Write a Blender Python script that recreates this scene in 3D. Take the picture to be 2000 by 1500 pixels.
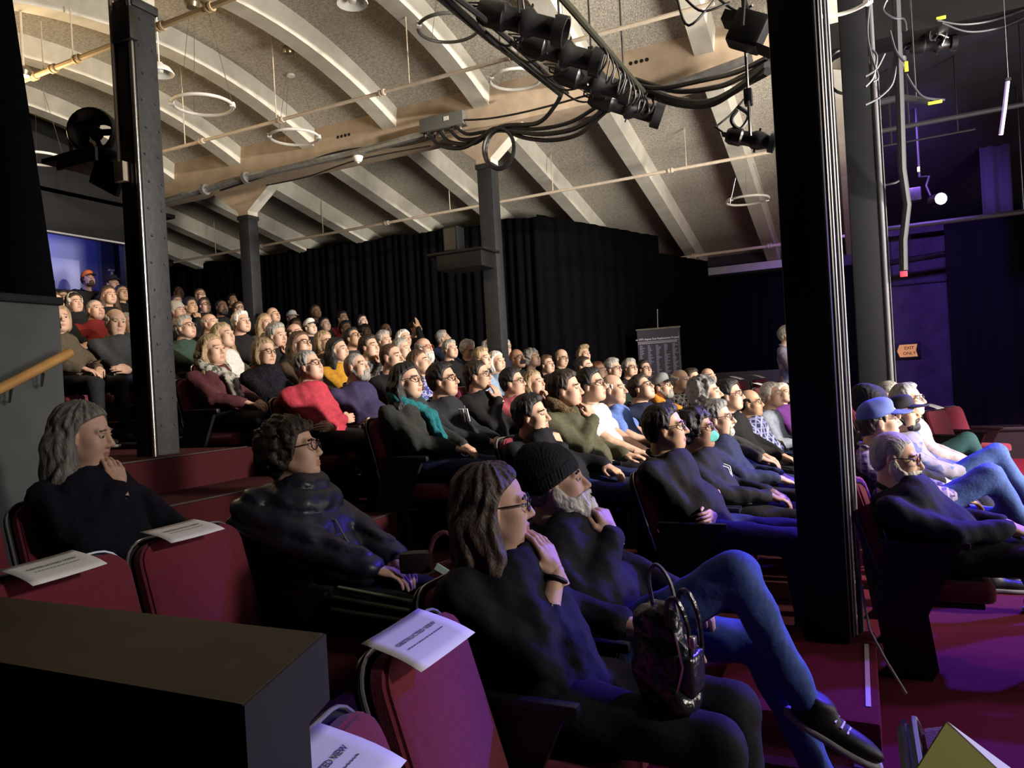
import bpy, bmesh, math, random, time
import numpy as np
from mathutils import Vector, Matrix
T0 = time.time()
for o in list(bpy.data.objects): bpy.data.objects.remove(o)
SC = bpy.context.scene
COL = SC.collection
PI = math.pi
rnd = random.Random(7)

# ---------------------------------------------------------------- camera
# world: +X towards the stage, +Y across the hall, Z up, stage floor at z = 0
cd = bpy.data.cameras.new('camera'); cam = bpy.data.objects.new('camera', cd); COL.objects.link(cam)
cd.sensor_width = 36; cd.lens = 36 * 1450 / 2000; cd.clip_start = .05; cd.clip_end = 100
YAW, ROLL = math.radians(25), math.radians(3.3)
fw = Vector((-math.sin(YAW), math.cos(YAW), 0)); rt = Vector((math.cos(YAW), math.sin(YAW), 0)); up = Vector((0, 0, 1))
ir = rt * math.cos(ROLL) - up * math.sin(ROLL); iu = up * math.cos(ROLL) + rt * math.sin(ROLL)
cam.matrix_world = Matrix(((ir.x, iu.x, -fw.x, 0), (ir.y, iu.y, -fw.y, 0), (ir.z, iu.z, -fw.z, 1.45), (0, 0, 0, 1)))
SC.camera = cam

# ---------------------------------------------------------------- world, lights, exposure
SC.view_settings.view_transform = 'Standard'; SC.view_settings.look = 'None'
SC.view_settings.exposure = 0.0; SC.view_settings.gamma = 1; SC.view_settings.use_curve_mapping = False
w = bpy.data.worlds.new('dark_hall'); SC.world = w; w.use_nodes = True
w.node_tree.nodes['Background'].inputs[0].default_value = (.5, .45, .75, 1)
w.node_tree.nodes['Background'].inputs[1].default_value = .006

def lamp(name, kind, loc, target, energy, color, **kw):
    l = bpy.data.lights.new(name, kind); l.energy = energy; l.color = color
    for k, v in kw.items(): setattr(l, k, v)
    o = bpy.data.objects.new(name, l); COL.objects.link(o); o.location = loc
    if target is not None:
        o.rotation_euler = (Vector(target) - Vector(loc)).to_track_quat('-Z', 'Y').to_euler()
    return o
# stage fixtures facing the house
lamp('stage_wash_key', 'SPOT', (8.5, 5.0, 5.0), (-4.6, 7.4, 1.6), 11500, (1, .89, .76), spot_size=.80, spot_blend=.55, shadow_soft_size=.25)
lamp('stage_wash_fill', 'SPOT', (8.0, 11.0, 4.6), (-4.0, 6.2, 1.5), 1500, (.86, .84, 1), spot_size=.9, spot_blend=.6, shadow_soft_size=.3)
lamp('house_left_fill', 'SPOT', (7.0, 1.5, 4.3), (-1.5, 1.9, 1.0), 1150, (1, .90, .82), spot_size=.46, spot_blend=.8, shadow_soft_size=.3)
lamp('blue_front_wash', 'SPOT', (3.0, 8.2, 4.6), (.9, 4.0, .0), 5000, (.08, .05, 1), spot_size=.80, spot_blend=.5, shadow_soft_size=.15)
lamp('violet_top_wash', 'SPOT', (1.6, 5.6, 4.6), (.5, 3.3, .0), 420, (.50, .08, 1), spot_size=.75, spot_blend=.7, shadow_soft_size=.2)
lamp('stage_floor_wash', 'SPOT', (4.0, 7.5, 4.8), (2.7, 10.8, 0), 8000, (1, .50, .66), spot_size=.72, spot_blend=.7, shadow_soft_size=.2)
# added spot and area lamps standing in for stage bounce on the vault; warm house lamp at the back left
lamp('added_vault_spot', 'SPOT', (5.0, 5.5, .8), (-4.4, 8.0, 5.9), 7000, (1, .92, .80), spot_size=1.1, spot_blend=.5, shadow_soft_size=1.8)
lamp('added_vault_area', 'AREA', (4.6, 5.2, 1.0), (-5.0, 8.0, 5.2), 230, (1, .91, .80), shape='RECTANGLE', size=3.5, size_y=3.5)
lamp('warm_house_lamp', 'POINT', (-7.2, 4.6, 4.3), None, 80, (1, .72, .40), shadow_soft_size=.25)
lamp('violet_back_wash', 'SPOT', (.9, 9.6, 4.5), (.7, 14.9, 1.7), 1000, (.34, .16, 1), spot_size=1.3, spot_blend=.8, shadow_soft_size=.2)

# ---------------------------------------------------------------- materials
MATS = {}
def mat(name, color, rough=.7, metal=0., noise=0., nscale=30., bump=0., bscale=60., spec=.3, emit=None, stretch=None, sheen=0.):
    if name in MATS: return MATS[name]
    m = bpy.data.materials.new(name); m.use_nodes = True; MATS[name] = m
    nt = m.node_tree; b = nt.nodes['Principled BSDF']
    b.inputs['Base Color'].default_value = (*color, 1); b.inputs['Roughness'].default_value = rough
    b.inputs['Metallic'].default_value = metal; b.inputs['Specular IOR Level'].default_value = spec
    if sheen: b.inputs['Sheen Weight'].default_value = sheen
    if emit: b.inputs['Emission Color'].default_value = (*emit[0], 1); b.inputs['Emission Strength'].default_value = emit[1]
    if noise or bump:
        tc = nt.nodes.new('ShaderNodeTexCoord'); src = tc.outputs['Object']
        if stretch:
            mp = nt.nodes.new('ShaderNodeMapping'); mp.inputs['Scale'].default_value = stretch
            nt.links.new(src, mp.inputs[0]); src = mp.outputs[0]
    if noise:
        n = nt.nodes.new('ShaderNodeTexNoise'); n.inputs['Scale'].default_value = nscale; n.inputs['Detail'].default_value = 4
        nt.links.new(src, n.inputs['Vector'])
        r = nt.nodes.new('ShaderNodeMapRange'); r.inputs[1].default_value = .3; r.inputs[2].default_value = .7
        r.inputs[3].default_value = 1 - noise; r.inputs[4].default_value = 1 + noise
        nt.links.new(n.outputs['Fac'], r.inputs[0])
        mx = nt.nodes.new('ShaderNodeVectorMath'); mx.operation = 'SCALE'; mx.inputs[0].default_value = color
        nt.links.new(r.outputs[0], mx.inputs['Scale']); nt.links.new(mx.outputs[0], b.inputs['Base Color'])
    if bump:
        n2 = nt.nodes.new('ShaderNodeTexNoise'); n2.inputs['Scale'].default_value = bscale; n2.inputs['Detail'].default_value = 5
        nt.links.new(src, n2.inputs['Vector'])
        bp = nt.nodes.new('ShaderNodeBump'); bp.inputs['Strength'].default_value = bump; bp.inputs['Distance'].default_value = .02
        nt.links.new(n2.outputs['Fac'], bp.inputs['Height']); nt.links.new(bp.outputs[0], b.inputs['Normal'])
    return m

def plaid(name, base, c1, c2, scale):
    """woven check: two crossing sets of bands"""
    if name in MATS: return MATS[name]
    m = mat(name, base, .85); nt = m.node_tree; b = nt.nodes['Principled BSDF']
    tc = nt.nodes.new('ShaderNodeTexCoord'); last = None
    for ax, cc in (('Y', c1), ('Z', c2), ('X', c1)):
        wv = nt.nodes.new('ShaderNodeTexWave'); wv.bands_direction = ax; wv.inputs['Scale'].default_value = scale
        nt.links.new(tc.outputs['Object'], wv.inputs['Vector'])
        cr = nt.nodes.new('ShaderNodeMapRange'); cr.inputs[1].default_value = .78; cr.inputs[2].default_value = .86
        nt.links.new(wv.outputs['Fac'], cr.inputs[0])
        mx = nt.nodes.new('ShaderNodeMix'); mx.data_type = 'RGBA'; mx.inputs[7].default_value = (*cc, 1)
        if last is None: mx.inputs[6].default_value = (*base, 1)
        else: nt.links.new(last, mx.inputs[6])
        nt.links.new(cr.outputs[0], mx.inputs[0]); last = mx.outputs[2]
    nt.links.new(last, b.inputs['Base Color'])
    return m

def blotch(name, base, c1, scale, lo=.52, hi=.56):
    if name in MATS: return MATS[name]
    m = mat(name, base, .85); nt = m.node_tree; b = nt.nodes['Principled BSDF']
    tc = nt.nodes.new('ShaderNodeTexCoord'); n = nt.nodes.new('ShaderNodeTexNoise'); n.inputs['Scale'].default_value = scale
    nt.links.new(tc.outputs['Object'], n.inputs['Vector'])
    cr = nt.nodes.new('ShaderNodeMapRange'); cr.inputs[1].default_value = lo; cr.inputs[2].default_value = hi
    nt.links.new(n.outputs['Fac'], cr.inputs[0])
    mx = nt.nodes.new('ShaderNodeMix'); mx.data_type = 'RGBA'; mx.inputs[6].default_value = (*base, 1); mx.inputs[7].default_value = (*c1, 1)
    nt.links.new(cr.outputs[0], mx.inputs[0]); nt.links.new(mx.outputs[2], b.inputs['Base Color'])
    return m

def glassmat():
    if 'lens_glass' in MATS: return MATS['lens_glass']
    m = bpy.data.materials.new('lens_glass'); m.use_nodes = True; MATS['lens_glass'] = m
    nt = m.node_tree; out = nt.nodes['Material Output']; nt.nodes.remove(nt.nodes['Principled BSDF'])
    t = nt.nodes.new('ShaderNodeBsdfTransparent'); g = nt.nodes.new('ShaderNodeBsdfGlossy'); g.inputs['Roughness'].default_value = .03
    f = nt.nodes.new('ShaderNodeFresnel'); f.inputs[0].default_value = 1.4
    x = nt.nodes.new('ShaderNodeMixShader'); nt.links.new(f.outputs[0], x.inputs[0]); nt.links.new(t.outputs[0], x.inputs[1]); nt.links.new(g.outputs[0], x.inputs[2])
    nt.links.new(x.outputs[0], out.inputs[0]); return m

# ---------------------------------------------------------------- mesh helpers
def tag(o, label=None, cat=None, group=None, kind=None):
    if label: o['label'] = label
    if cat: o['category'] = cat
    if group: o['group'] = group
    if kind: o['kind'] = kind
    return o
def link(name, me, material=None, parent=None, loc=(0, 0, 0), rot=(0, 0, 0)):
    o = bpy.data.objects.new(name, me); COL.objects.link(o)
    o.location = loc; o.rotation_euler = rot
    if parent is not None: o.parent = parent
    if material is not None:
        if not me.materials: me.materials.append(material)
        elif me.materials[0] is not material:
            o.material_slots[0].link = 'OBJECT'; o.material_slots[0].material = material
    return o
def empty(name, loc=(0, 0, 0), rz=0, label=None, cat=None, group=None):
    o = bpy.data.objects.new(name, None); COL.objects.link(o); o.location = loc; o.rotation_euler = (0, 0, rz); o.empty_display_size = .1
    return tag(o, label, cat, group)
def copy_tree(o, parent=None):
    c = o.copy(); COL.objects.link(c); c.parent = parent
    for ch in list(o.children): copy_tree(ch, c)
    return c
def finish(bm, name, smooth=True):
    me = bpy.data.meshes.new(name); bm.normal_update(); bm.to_mesh(me); bm.free()
    if smooth: me.polygons.foreach_set('use_smooth', [True] * len(me.polygons))
    return me
def bm_box(bm, c, s, rot=None, bevel=0, seg=2):
    r = bmesh.ops.create_cube(bm, size=1); vs = r['verts']
    M = Matrix.Translation(c) @ (rot.to_4x4() if rot is not None else Matrix()) @ Matrix.Diagonal((*s, 1))
    bmesh.ops.transform(bm, matrix=M, verts=vs)
    if bevel:
        es = list({e for v in vs for e in v.link_edges})
        bmesh.ops.bevel(bm, geom=es, offset=bevel, segments=seg, affect='EDGES', profile=.6)
def box_mesh(name, c, s, rot=None, bevel=0, seg=2):
    bm = bmesh.new(); bm_box(bm, c, s, rot, bevel, seg)
    return finish(bm, name, smooth=False) if not bevel else autos(finish(bm, name, True))
def autos(me):
    me.set_sharp_from_angle(angle=math.radians(38)); return me
def bm_tube(bm, pts, r, seg=8, caps=True, closed=False):
    """tube along a polyline; r a number or one per point"""
    P = [Vector(p) for p in pts]; n = len(P)
    rr = [r] * n if not hasattr(r, '__len__') else r
    rings = []; prev = None
    for i, p in enumerate(P):
        a = P[i - 1] if (i > 0 or closed) else p; b = P[(i + 1) % n] if (i < n - 1 or closed) else p
        t = (b - a).normalized()
        if prev is None:
            u = t.orthogonal().normalized()
        else:
            u = (prev - t * prev.dot(t)); u = u.normalized() if u.length > 1e-6 else t.orthogonal().normalized()
        prev = u; v = t.cross(u)
        rings.append([bm.verts.new(p + (u * math.cos(k * 2 * PI / seg) + v * math.sin(k * 2 * PI / seg)) * rr[i]) for k in range(seg)])
    for i in range(n if closed else n - 1):
        A, B = rings[i], rings[(i + 1) % n]
        for k in range(seg):
            bm.faces.new((A[k], A[(k + 1) % seg], B[(k + 1) % seg], B[k]))
    if caps and not closed:
        bm.faces.new(rings[0][::-1]); bm.faces.new(rings[-1])
def tube_mesh(name, pts, r, seg=8, closed=False):
    bm = bmesh.new(); bm_tube(bm, pts, r, seg, True, closed); return autos(finish(bm, name))
def bm_lathe(bm, prof, seg=16, M=None):
    """prof: (radius, height) list revolved about z"""
    rings = []
    for r, z in prof:
        if r < 1e-5: rings.append([bm.verts.new((0, 0, z))])
        else: rings.append([bm.verts.new((r * math.cos(k * 2 * PI / seg), r * math.sin(k * 2 * PI / seg), z)) for k in range(seg)])
    vs = [v for r in rings for v in r]
    for A, B in zip(rings, rings[1:]):
        for k in range(seg):
            k2 = (k + 1) % seg
            if len(A) == 1 and len(B) == 1: continue
            if len(A) == 1: bm.faces.new((A[0], B[k], B[k2]))
            elif len(B) == 1: bm.faces.new((A[k2], A[k], B[0]))
            else: bm.faces.new((A[k], A[k2], B[k2], B[k]))
    if M is not None: bmesh.ops.transform(bm, matrix=M, verts=vs)
def lathe_mesh(name, prof, seg=16, M=None):
    bm = bmesh.new(); bm_lathe(bm, prof, seg, M); bmesh.ops.recalc_face_normals(bm, faces=bm.faces); return autos(finish(bm, name))
def prism_mesh(name, poly, axis, a, b, smooth=False):
    """extrude a 2-D polygon between a and b along axis ('x','y','z')"""
    bm = bmesh.new()
    def P(q, t): return {'x': (t, q[0], q[1]), 'y': (q[0], t, q[1]), 'z': (q[0], q[1], t)}[axis]
    A = [bm.verts.new(P(q, a)) for q in poly]; B = [bm.verts.new(P(q, b)) for q in poly]
    bm.faces.new(A); bm.faces.new(B[::-1]); n = len(poly)
    for i in range(n): bm.faces.new((A[i], B[i], B[(i + 1) % n], A[(i + 1) % n]))
    bmesh.ops.recalc_face_normals(bm, faces=bm.faces); return finish(bm, name, smooth)
def struct(name, me, m, parent=None):
    o = link(name, me, m, parent)
    if parent is None: o['kind'] = 'structure'
    return o
def thing(name, me, m, label, cat, group=None, loc=(0, 0, 0), rot=(0, 0, 0)):
    return tag(link(name, me, m, None, loc, rot), label, cat, group)
# ---------------------------------------------------------------- the hall: floors, walls, roof
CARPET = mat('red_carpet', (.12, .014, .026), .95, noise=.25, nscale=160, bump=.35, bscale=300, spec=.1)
CARPET_SHADED = mat('shaded_red_carpet', (.035, .006, .008), .95, noise=.25, nscale=160, bump=.35, bscale=300, spec=.1)  # same red carpet, darkened to carry the shade cast by the seated crowd
BLACKP = mat('black_paint', (.003, .003, .0034), .55, noise=.2, nscale=9, spec=.35)
WALLP = mat('violet_black_wall', (.055, .045, .075), .75, noise=.25, nscale=5, bump=.15, bscale=40)
REDWALL = mat('dark_red_wall', (.075, .010, .012), .8, noise=.15, nscale=8)
PLASTER = mat('rough_plaster', (.47, .44, .375), .95, noise=.30, nscale=38, bump=1.0, bscale=80, spec=.1)
CREAM = mat('cream_paint', (.52, .50, .435), .75, noise=.10, nscale=6, bump=.10, bscale=30, spec=.2)
TAN = mat('tan_paint', (.46, .36, .26), .75, noise=.12, nscale=6, bump=.08, bscale=25, spec=.2)
GREYP = mat('grey_column_paint', (.021, .022, .024), .5, noise=.18, nscale=14, bump=.15, bscale=22, spec=.35)
DRAPE = mat('black_drape', (.0022, .0022, .0035), .97, noise=.3, nscale=20, spec=.05)
PIPEW = mat('painted_pipe', (.52, .44, .35), .55, noise=.1, nscale=20)
PIPED = mat('dark_pipe', (.045, .045, .055), .4, metal=.6)
CHROME = mat('bright_metal', (.62, .60, .58), .25, metal=1)
STEEL = mat('galvanised_conduit', (.34, .34, .33), .4, metal=.7, noise=.2, nscale=14)
CABLE = mat('black_cable', (.010, .010, .011), .45, spec=.45)
FIX = mat('black_fixture', (.010, .010, .011), .38, spec=.5, noise=.3, nscale=12)
WHITE = mat('white_enamel', (.72, .71, .68), .4)
PAPER = mat('white_paper', (.80, .80, .80), .8)
INK = mat('grey_ink', (.16, .16, .19), .9)

# stage floor and seat tiers (row: seat X, floor z)
ROWS = dict(A=(.28, 0), B=(-.88, .05), C=(-1.77, .24), D=(-2.75, .39), E=(-3.72, .57), F=(-4.62, .76), G=(-5.39, .93), H=(-6.22, 1.12), I=(-7.02, 1.30), J=(-7.82, 1.48), K=(-8.62, 1.68), L=(-9.47, 1.90), M=(-10.37, 2.14), N=(-11.2, 2.30))
struct('floor', box_mesh('floor', (0, 7, -.05), (29, 18, .1)), CARPET)
seq = list(ROWS.values())
for i, (x, z) in enumerate(seq[1:], 1):
    x1 = (x + seq[i - 1][0]) / 2 + .10; x0 = (x + seq[i + 1][0]) / 2 + .10 if i + 1 < len(seq) else -12.9
    struct('floor_tier', box_mesh('tier', ((x0 + x1) / 2, 7.65, z / 2), (x1 - x0, 7.2, max(z, .02)), bevel=.012), CARPET_SHADED)
for (x0, x1, z) in ((-2.30, -1.35, .13), (-3.5, -2.30, .22)):
    struct('floor_tier', box_mesh('tier', ((x0 + x1) / 2, 1.45, z / 2), (x1 - x0, 2.5, z), bevel=.012), CARPET_SHADED)
# stepped aisle between the two seat blocks
for k, (x0, x1, z) in enumerate(((-1.55, -.05, .06), (-2.2, -1.55, .22), (-2.75, -2.2, .42), (-3.35, -2.75, .66), (-3.95, -3.35, .90), (-6.9, -3.95, 1.11), (-12.9, -6.9, 1.5))):
    st = struct('floor_step', box_mesh('step', ((x0 + x1) / 2, 3.38, z / 2), (x1 - x0, 1.3, z), bevel=.015), CARPET_SHADED)
    if k < 6: link('nosing', box_mesh('nosing', (x1 - .02, 3.38, z + .004), (.028, 1.2, .006)), mat('nosing_strip', (.03, .02, .022), .6), st)
# carpeted box at the foot of the black column with its pale edge strip
pl = thing('carpeted_platform', box_mesh('platform', (-.29, 3.42, .085), (.60, 1.02, .17), bevel=.02), CARPET, 'low red carpeted platform at the foot of the tall black column', 'platform')
link('edge_strip', box_mesh('edge_strip', (-.03, 3.38, .172), (.018, .68, .004)), mat('pale_strip', (.6, .58, .6), .6), pl)

# walls
struct('wall_far', box_mesh('wall', (1, 15.0, 2.2), (28, .2, 4.6)), WALLP)
struct('wall_right', box_mesh('wall', (14.2, 6.5, 2.6), (.2, 17, 5.4)), BLACKP)
struct('wall_near', box_mesh('wall', (0, -1.9, 2.6), (28, .2, 5.4)), BLACKP)
# back wall with the control booth opening
bx = -10.2
def wb(y0, y1, z0, z1, m=BLACKP, x=bx): struct('wall_back', box_mesh('wall', (x, (y0 + y1) / 2, (z0 + z1) / 2), (.10, y1 - y0, z1 - z0)), m)
wb(-1.8, 6.66, 0, 6.0); wb(6.66, 7.90, 0, 3.16); wb(6.66, 7.90, 3.95, 6.0); wb(7.90, 8.66, 0, 6.0)
struct('wall_back', box_mesh('wall', (-14.3, 11.2, 3), (.14, 5.6, 6)), REDWALL)
struct('wall_booth', box_mesh('wall', (-12.3, 8.70, 2.8), (4.1, .1, 5.6)), BLACKP)
BOOTHW = mat('booth_wall', (.30, .32, .55), .8); BOOTHG = mat('booth_grey_wall', (.10, .10, .13), .8)
struct('wall_booth', box_mesh('wall', (-11.5, 7.6, 3.6), (.08, 1.75, 2.0)), BOOTHW)
struct('wall_booth', box_mesh('wall', (-11.42, 8.53, 3.6), (.12, .24, 2.0)), BOOTHG)
struct('wall_booth', box_mesh('wall', (-10.9, 6.55, 3.6), (1.3, .08, 2.0)), BOOTHW)
struct('ceiling_booth', box_mesh('ceiling', (-10.9, 7.7, 4.55), (1.5, 2.4, .06)), BLACKP)
struct('trim_1', box_mesh('trim', (bx + .06, 7.28, 3.955), (.04, 1.28, .022)), mat('booth_trim', (.4, .4, .42), .5))
lamp('booth_blue_lamp', 'POINT', (-10.75, 6.95, 4.25), None, 26, (.22, .25, 1), shadow_soft_size=.15)
t = empty('wall_intercom', (-11.34, 8.57, 3.72), 0, 'small white T-shaped bracket on the grey booth wall', 'bracket')
link('plate', box_mesh('plate', (0, 0, .04), (.04, .09, .03)), WHITE, t); link('stem', box_mesh('stem', (0, .01, -.02), (.03, .026, .09)), WHITE, t)
t = empty('booth_monitor', (-10.85, 6.95, 3.16), 0, 'dark monitor on the pale desk inside the blue booth', 'monitor')
link('screen', box_mesh('screen', (0, .12, .15), (.04, .34, .18), bevel=.01), BLACKP, t); link('desk_top', box_mesh('desk', (.05, .3, .01), (.3, .7, .025)), mat('booth_desk', (.35, .33, .3), .5), t)
link('desk_leg', box_mesh('desk_leg', (.15, .35, -1.58), (.04, .6, 3.14)), BLACKP, t); link('foot', box_mesh('foot', (0, .15, .045), (.08, .12, .06)), BLACKP, t)

# roof: arched bay over the front, sloping bay to the far wall
def ribz(y):
    if y < 8.45: return 4.88 + .47 * (1 - ((y - 5.9) / 2.4) ** 2) if y > 3.3 else 4.88 - .10 * (3.3 - y) ** 1.2
    return 4.73 - .207 * (y - 8.7)
def shellz(y): return ribz(y) + (.24 if y < 8.45 else .26)
ys_ = [-1.9, 0, 1.6, 3.3] + [3.3 + .32 * k for k in range(1, 16)] + [8.44, 8.66] + [9.5, 10.5, 11.5, 12.5, 13.5, 14.95]
ys_ = sorted(set(round(y, 3) for y in ys_))
def sheet(name, x0, x1, nx, off, jit=0):
    V = []; F = []; rr = random.Random(3)
    for i in range(nx + 1):
        for y in ys_: V.append((x0 + (x1 - x0) * i / nx, y, shellz(y) + off + rr.uniform(-jit, jit)))
    n = len(ys_)
    for i in range(nx):
        for j in range(n - 1): F.append((i * n + j, i * n + j + 1, (i + 1) * n + j + 1, (i + 1) * n + j))
    me = bpy.data.meshes.new(name); me.from_pydata(V, [], F); me.polygons.foreach_set('use_smooth', [True] * len(F)); me.update(); return me
struct('ceiling', sheet('ceiling', -14.4, .30, 24, 0), PLASTER)
struct('ceiling', sheet('ceiling_dark', .30, 14.2, 4, .0), mat('black_ceiling', (.012, .012, .02), .9, noise=.3, nscale=4))
ribs = [-4.05 + 1.36 * k for k in range(-7, 4)]
def rib_mesh(a, b, n, x):
    w0 = .105; bm = bmesh.new(); R0 = []
    for k in range(n + 1):
        y = a + (b - a) * k / n; zb = ribz(y); zt = shellz(y) + .03
        if x > .0 and False: pass
        R0.append([bm.verts.new(p) for p in ((x - w0 - .035, y, zt), (x - w0, y, zb), (x + w0, y, zb), (x + w0 + .035, y, zt))])
    for A, B in zip(R0, R0[1:]):
        for k in range(3): bm.faces.new((A[k], A[k + 1], B[k + 1], B[k]))
    bm.faces.new(R0[0][::-1]); bm.faces.new(R0[-1]); bmesh.ops.recalc_face_normals(bm, faces=bm.faces)
    return autos(finish(bm, 'rib'))
for x in ribs:
    struct('ceiling_rib', rib_mesh(3.45, 8.28, 20, x), CREAM if x < .2 else BLACKP)
    struct('ceiling_rib', rib_mesh(8.62, 14.92, 10, x), CREAM if x < .2 else BLACKP)
# girders on the column lines
for gy in (8.45, 3.25):
    struct('ceiling_girder', box_mesh('girder', (-7.35, gy, 4.95), (14.1, .40, .62), bevel=.015), TAN)
    struct('ceiling_girder', box_mesh('girder', (6.95, gy, 4.95), (14.5, .40, .62)), BLACKP)
struct('trim_2', box_mesh('plate', (-7.4, 14.8, 3.40), (14.4, .25, .14)), CREAM)

def column(x, y, z0, z1, w, m, label, cap=True, capd=.42, top=4.66, group='columns'):
    t = empty('column', (x, y, z0), 0, label, 'column')
    H_ = z1 - z0; bm = bmesh.new()
    bm_box(bm, (0, 0, H_ / 2), (w, w, H_), bevel=.012); link('shaft', autos(finish(bm, 'shaft')), m, t)
    link('neck_ring', box_mesh('neck', (0, 0, H_ - .03), (w + .03, w + .03, .06), bevel=.008), m, t)
    if cap:
        h = top - z0; bm = bmesh.new(); a = w / 2; q = []
        for (zz, ex) in ((H_, a), (H_ + .06, a), (h, a + capd)):
            q.append([bm.verts.new(p) for p in ((-ex, -a, zz), (ex, -a, zz), (ex, a, zz), (-ex, a, zz))])
        for A, B in zip(q, q[1:]):
            for k in range(4): bm.faces.new((A[k], A[(k + 1) % 4], B[(k + 1) % 4], B[k]))
        bm.faces.new(q[0][::-1]); bm.faces.new(q[-1]); bmesh.ops.recalc_face_normals(bm, faces=bm.faces)
        me = finish(bm, 'capital', False); me.materials.append(TAN); me.materials.append(CREAM)
        for p in me.polygons:
            if abs(p.normal.x) > .3: p.material_index = 1
        link('capital', me, None, t)
    return t
column(-4.10, 8.43, .0, 4.22, .205, GREYP, 'dark grey column with a flared cream head beside the far black drapes', capd=.48)
column(-8.33, 8.66, .0, 4.24, .20, GREYP, 'slim dark column with a flared tan head behind the upper rows', capd=.50)
cl = column(-4.28, 3.52, 1.11, 4.14, .175, GREYP, 'tall grey riveted column at left with a polished pipe down its side', capd=.3)
cr_ = column(-.195, 3.80, .172, 4.3, .205, BLACKP, 'tall near black column with pale cables down its right edge', capd=.3)
cf_ = column(.12, 7.60, .0, 6.0, .235, mat('violet_grey_paint', (.007, .007, .010), .7, noise=.15, nscale=10, spec=.2), 'grey column behind the tall black one, beside the front row', cap=False)
rv = lathe_mesh('rivet', [(.0, .008), (.006, .006), (.009, 0)], 8)
for k in range(16):   # rivets on the near left column
    for dy in (-.06, .07):
        link('rivet', rv, GREYP, cl, (.088, dy * .8 + .01 * math.sin(k * 3), .2 + k * .18), (0, PI / 2, 0))
link('dark_jacket', box_mesh('jacket', (-.02, -.10, 1.5), (.13, .03, 3.0), bevel=.01), mat('brown_black_gloss', (.016, .013, .011), .35, spec=.5), cl)
link('polished_pipe', tube_mesh('pipe', [(.075, -.105, .0), (.075, -.105, 3.0)], .017, 10), CHROME, cl)
link('painted_pipe', tube_mesh('pipe', [(-.075, -.125, 1.95), (-.075, -.125, 3.1)], .013, 8), PIPEW, cl)
link('outlet_box', box_mesh('outlet', (-.04, -.135, 1.88), (.09, .06, .13), bevel=.006), PIPEW, cl)
link('clamp_bracket', box_mesh('bracket', (.03, -.11, 2.84), (.18, .07, .22), bevel=.02), mat('tarnished', (.05, .05, .04), .5, metal=.4), cl)
for k, (dx, m_) in enumerate(((.112, CABLE), (.125, mat('pale_cable', (.42, .42, .48), .5)), (.140, CABLE), (.153, mat('pale_cable', (.42, .42, .48), .5)))):
    pts = [(dx, -.05 + .03 * k + .006 * math.sin(z * 3 + k), z) for z in np.linspace(.02, 4.1, 18)]
    link('cable', tube_mesh('cable', pts, .0065 if k % 2 else .008, 6), m_, cr_)
link('cable_tail', tube_mesh('tail', [(.155, .04, .25), (.18, -.02, .05), (.24, -.12, -.05), (.31, -.22, -.15)], .006, 6), mat('pale_cable', (.42, .42, .48), .5), cr_)
link('white_pipe', tube_mesh('pipe', [(.145, -.10, 0), (.145, -.10, 5.0)], .026, 10), mat('pale_pipe', (.07, .068, .08), .5), cf_)
link('cable', tube_mesh('cable', [(.18, -.1, z) for z in (0, 1, 2, 3, 4)], .008, 6), CABLE, cf_)

# ---- drapes: pleated cloth hung from pipes
def drape_mesh(p0, p1, z0, z1a, z1b, n, amp=.05, sag=0, fold=.16):
    p0 = Vector(p0); p1 = Vector(p1); L = (p1 - p0).length; d = (p1 - p0) / L; nn = Vector((-d.y, d.x, 0)); V = []; F = []; rr = random.Random(int(L * 100))
    ph = [rr.uniform(0, 6) for _ in range(4)]; m = 9; th = .012
    for i in range(n + 1):
        s = L * i / n; a = amp * (math.sin(2 * PI * s / fold + 1.2 * math.sin(s * 2.3 + ph[0])) * .7 + .5 * math.sin(2 * PI * s / (fold * 2.7) + ph[1]))
        zt = z1a + (z1b - z1a) * i / n - sag * math.sin(PI * ((s * .9) % 1.0))
        for j in range(m + 1):
            t = j / m; q = p0 + d * s + nn * a * (.55 + .45 * (1 - t))
            V.append((q.x, q.y, z0 + (zt - z0) * t))
    for i in range(n):
        for j in range(m): F.append((i * (m + 1) + j, (i + 1) * (m + 1) + j, (i + 1) * (m + 1) + j + 1, i * (m + 1) + j + 1))
    me = bpy.data.meshes.new('drape'); me.from_pydata(V, [], F); me.polygons.foreach_set('use_smooth', [True] * len(F)); me.update(); return me
def drape(p0, p1, z0, za, zb, n, label, amp=.05, sag=0., fold=.16, m=DRAPE, pipe=True):
    o = link('drape', drape_mesh((*p0, 0), (*p1, 0), z0, za, zb, n, amp, sag, fold), m)
    md = o.modifiers.new('cloth_thickness', 'SOLIDIFY'); md.thickness = .012
    tag(o, label, 'curtain')
    return o
drape((-14.1, 11.25), (-4.62, 11.25), .3, 4.36, 4.21, 320, 'long black pleated drape behind the seated crowd', sag=.05)
drape((-4.62, 11.25), (-2.98, 12.6), .2, 4.20, 3.83, 90, 'black drape panel turned at an angle beside the banner', amp=.04, sag=.0, fold=.2)
drape((-2.98, 12.7), (-2.35, 13.6), .0, 3.55, 3.45, 30, 'narrow black drape right of the angled panel', amp=.04)
drape((-2.5, 14.4), (.05, 14.4), .0, 3.25, 3.2, 90, 'black drape along the far wall behind the standing person', amp=.04)
drape((1.35, 13.6), (6.5, 13.6), .05, 3.62, 3.7, 150, 'black drape at the far right of the stage floor', amp=.06, fold=.3, m=mat('navy_black_drape', (.003, .003, .006), .95, spec=.1))
drape((-3.95, .3), (-3.95, 2.50), 1.9, 5.0, 5.0, 70, 'heavy black curtain at the left edge above the grey panel', amp=.06, fold=.3)
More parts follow.
